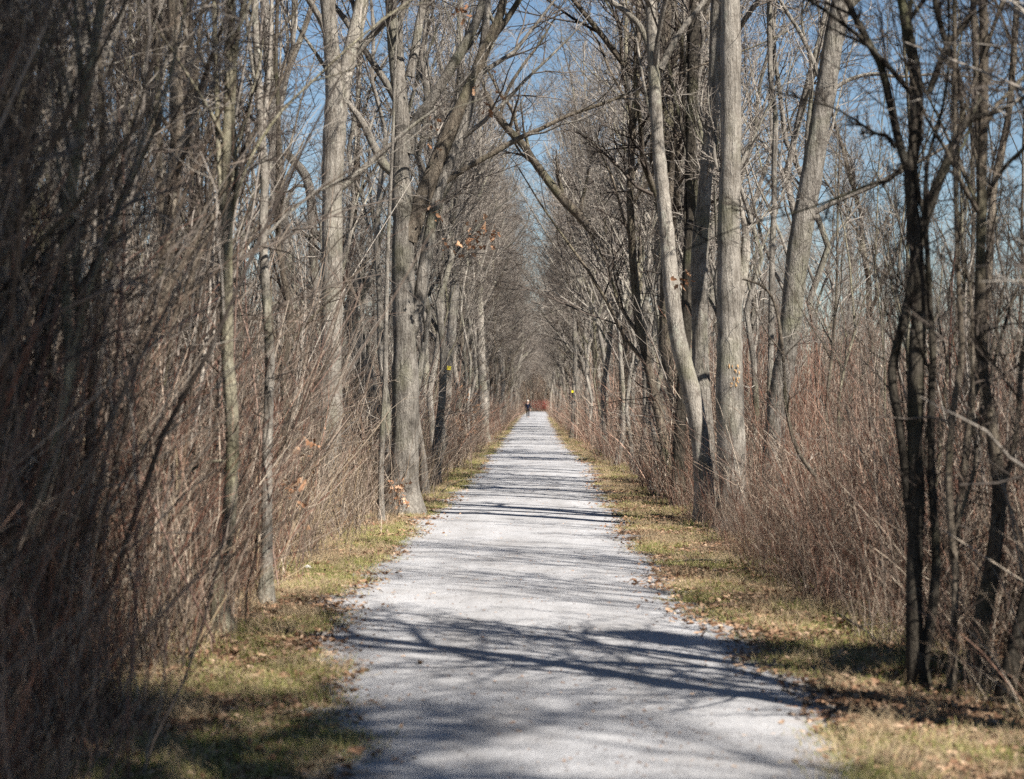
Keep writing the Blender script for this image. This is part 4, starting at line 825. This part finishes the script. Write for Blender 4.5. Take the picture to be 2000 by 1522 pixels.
def stick(pts, r, label):
    P = np.array([[(x - HX) / F * dist_of(y), dist_of(y), 0] for x, y in pts]); P[:, 2] = gz(P[:, 0], P[:, 1]) + r + .01
    S = spline(P, 10); S[:, 2] += np.abs(np.sin(np.linspace(0, 3.1, 10))) * .03; c = S[0].copy()
    e = empty('fallen_branch', c, label, 'branch'); Pn = (S - c)[None]; rr = np.linspace(r, r * .4, 10)[None]
    rng = np.random.default_rng(int(pts[0][0])); L = grow(Pn, rr, 4, .2, .9, (20, 50), (.15, .35), 4, .05, .1, -.02, .6, .5, rng=rng)
    tube_obj('stick', Tubes().add(Pn, rr, 7), M_BROWN, e); tube_obj('side_twigs', Tubes().add(L[0], L[1], 3), M_TWIG, e)
stick([(1430, 1098), (1365, 1100), (1300, 1102)], .014, 'long dry branch lying across the right grass below the thick scarred trunk')
stick([(1620, 1200), (1680, 1240), (1740, 1290)], .012, 'dry branch lying on the mossy right verge near the dark clump')
stick([(845, 985), (870, 960), (905, 940)], .012, 'thin dark stick at the left grass edge right of the big forked tree')

# ------------------------------------------------------------------ the walker
def skin_obj(name, joints, edges, mat, parent, sub=2):
    """joints: {name: (x,y,z,rx,ry)}"""
    keys = list(joints); m = bpy.data.meshes.new(name)
    m.from_pydata([joints[k][:3] for k in keys], [(keys.index(a), keys.index(b)) for a, b in edges], []); m.materials.append(mat)
    o = obj(name, m, parent); sk = o.modifiers.new('skin', 'SKIN'); sk.use_smooth_shade = True
    lay_ = m.skin_vertices[0] if m.skin_vertices else None
    if lay_ is None:
        m.attributes  # older files carry the layer after the modifier is added
        bm_ = __import__('bmesh').new(); bm_.from_mesh(m); bm_.verts.layers.skin.verify(); bm_.to_mesh(m); bm_.free(); lay_ = m.skin_vertices[0]
    for i, k in enumerate(keys):
        j = joints[k]; lay_.data[i].radius = (j[3], j[4] if len(j) > 4 else j[3]); lay_.data[i].use_root = (i == 0)
    sb = o.modifiers.new('sub', 'SUBSURF'); sb.levels = sub; sb.render_levels = sub
    return o
M_SKIN = flat_mat('skin', (.55, .36, .27)); M_JACKET = flat_mat('jacket_navy', (.006, .007, .016)); M_JPANEL = flat_mat('jacket_panel_blue', (.014, .018, .042))
M_TROUSER = flat_mat('trousers_black', (.014, .013, .018)); M_HAIR = flat_mat('hair_white', (.90, .87, .82)); M_SHOE = flat_mat('shoe_black', (.02, .02, .022)); M_EYE = flat_mat('eye_dark', (.03, .02, .02))
pw_ = W(1031, 817, 194.5); pz = float(gz(pw_[0], pw_[1])) + .02
per = empty('person', (pw_[0], pw_[1], pz), 'person with white hair walking towards the camera in navy jacket and black trousers', 'person')
# x right, -y towards the camera; left foot forward in mid stride
body = {'pel': (0, 0, .92, .15, .11), 'bel': (0, 0, 1.06, .14, .10), 'che': (0, 0, 1.27, .16, .115), 'nb': (0, .01, 1.43, .065, .06), 'nk': (0, 0, 1.50, .055), 'hd0': (0, -.01, 1.56, .07, .08), 'hd': (0, -.01, 1.63, .082, .098), 'top': (0, 0, 1.69, .065, .08)}
eb = [('pel', 'bel'), ('bel', 'che'), ('che', 'nb'), ('nb', 'nk'), ('nk', 'hd0'), ('hd0', 'hd'), ('hd', 'top')]
for s, nm, fy in ((-1, 'r', .16), (1, 'l', -.22)):
    body.update({nm + 'sh': (s * .18, 0, 1.39, .06), nm + 'el': (s * .25, .03 * s, 1.10, .042), nm + 'wr': (s * .26, -.05 * s - .02, .88, .028), nm + 'pa': (s * .262, -.07 * s - .02, .80, .034, .018),
                 nm + 'hip': (s * .09, 0, .86, .085), nm + 'kn': (s * .09, fy * .45 - .03, .48, .055), nm + 'an': (s * .085, fy, .09, .036), nm + 'ft': (s * .09, fy - .12, .035, .036, .03)})
    eb += [('che', nm + 'sh'), (nm + 'sh', nm + 'el'), (nm + 'el', nm + 'wr'), (nm + 'wr', nm + 'pa'), ('pel', nm + 'hip'), (nm + 'hip', nm + 'kn'), (nm + 'kn', nm + 'an'), (nm + 'an', nm + 'ft')]
    for f in range(4):
        x0, y0, z0 = s * .262, -.07 * s - .02 + (f - 1.5) * .018, .79; L = [.075, .088, .082, .062][f]
        body[nm + 'f%da' % f] = (x0, y0, z0 - .03, .009); body[nm + 'f%db' % f] = (x0 - s * .012, y0, z0 - .03 - L * .55, .0085); body[nm + 'f%dc' % f] = (x0 - s * .034, y0, z0 - .03 - L, .0075)
        eb += [(nm + 'pa', nm + 'f%da' % f), (nm + 'f%da' % f, nm + 'f%db' % f), (nm + 'f%db' % f, nm + 'f%dc' % f)]
    body[nm + 'ta'] = (s * .245, -.07 * s - .06, .80, .011); body[nm + 'tb'] = (s * .235, -.07 * s - .075, .765, .009); eb += [(nm + 'pa', nm + 'ta'), (nm + 'ta', nm + 'tb')]
skin_obj('body', body, eb, M_SKIN, per)
jk = {'pel': (0, 0, .86, .175, .135), 'w': (0, 0, 1.02, .17, .13), 'che': (0, 0, 1.27, .185, .14), 'nb': (0, .01, 1.42, .10, .09), 'col': (0, .01, 1.475, .072, .07)}
ej = [('pel', 'w'), ('w', 'che'), ('che', 'nb'), ('nb', 'col')]
tr = {'pel': (0, 0, .93, .155, .12)}; et = []
for s, nm, fy in ((-1, 'r', .16), (1, 'l', -.22)):
    jk.update({nm + 'sh': (s * .185, 0, 1.385, .078), nm + 'el': (s * .255, .03 * s, 1.10, .062), nm + 'wr': (s * .262, -.05 * s - .02, .875, .048)}); ej += [('che', nm + 'sh'), (nm + 'sh', nm + 'el'), (nm + 'el', nm + 'wr')]
    tr.update({nm + 'hip': (s * .095, 0, .84, .10), nm + 'kn': (s * .092, fy * .45 - .03, .48, .072), nm + 'an': (s * .085, fy, .12, .055)}); et += [('pel', nm + 'hip'), (nm + 'hip', nm + 'kn'), (nm + 'kn', nm + 'an')]
    skin_obj('shoe', {'h': (s * .085, fy + .03, .045, .045, .045), 'm': (s * .088, fy - .06, .04, .046, .04), 't': (s * .092, fy - .16, .032, .042, .03)}, [('h', 'm'), ('m', 't')], M_SHOE, per)
skin_obj('jacket', jk, ej, M_JACKET, per); skin_obj('trousers', tr, et, M_TROUSER, per)
skin_obj('jacket_front', {'a': (0, -.075, .92, .085, .075), 'b': (0, -.075, 1.1, .09, .075), 'c': (0, -.075, 1.34, .085, .075)}, [('a', 'b'), ('b', 'c')], M_JPANEL, per)
skin_obj('hair', {'a': (0, .035, 1.62, .095, .085), 'b': (0, .015, 1.70, .092, .092), 'c': (0, .0, 1.745, .06, .06)}, [('a', 'b'), ('b', 'c')], M_HAIR, per)
skin_obj('beard', {'a': (0, -.075, 1.565, .045, .03), 'b': (0, -.08, 1.53, .03, .025)}, [('a', 'b')], M_HAIR, per)
skin_obj('nose', {'a': (0, -.095, 1.655, .010), 'b': (0, -.112, 1.62, .014)}, [('a', 'b')], M_SKIN, per)
for s in (-1, 1):
    skin_obj('eye', {'a': (s * .03, -.088, 1.655, .011), 'b': (s * .034, -.088, 1.655, .011)}, [('a', 'b')], M_EYE, per)
    skin_obj('ear', {'a': (s * .084, 0, 1.65, .012, .02), 'b': (s * .084, .004, 1.615, .010, .014)}, [('a', 'b')], M_SKIN, per)
# ------------------------------------------------------------------ tell look-alikes apart by distance order
ORD = ['nearest', 'second nearest', 'third nearest', 'fourth nearest', 'fifth nearest', 'sixth nearest', 'seventh nearest', 'eighth nearest', 'ninth nearest', 'tenth nearest']
same = {}
for o in C.objects:
    if o.parent is None and o.get('label') and o.get('kind') is None: same.setdefault(o['label'], []).append(o)
for lab, os_ in same.items():
    if 1 < len(os_) <= 10 and len(lab.split()) <= 14:
        for i, o in enumerate(sorted(os_, key=lambda o: o.location.y)): o['label'] = ORD[i] + ' ' + lab
print('faces', sum(len(m.polygons) for m in bpy.data.meshes))
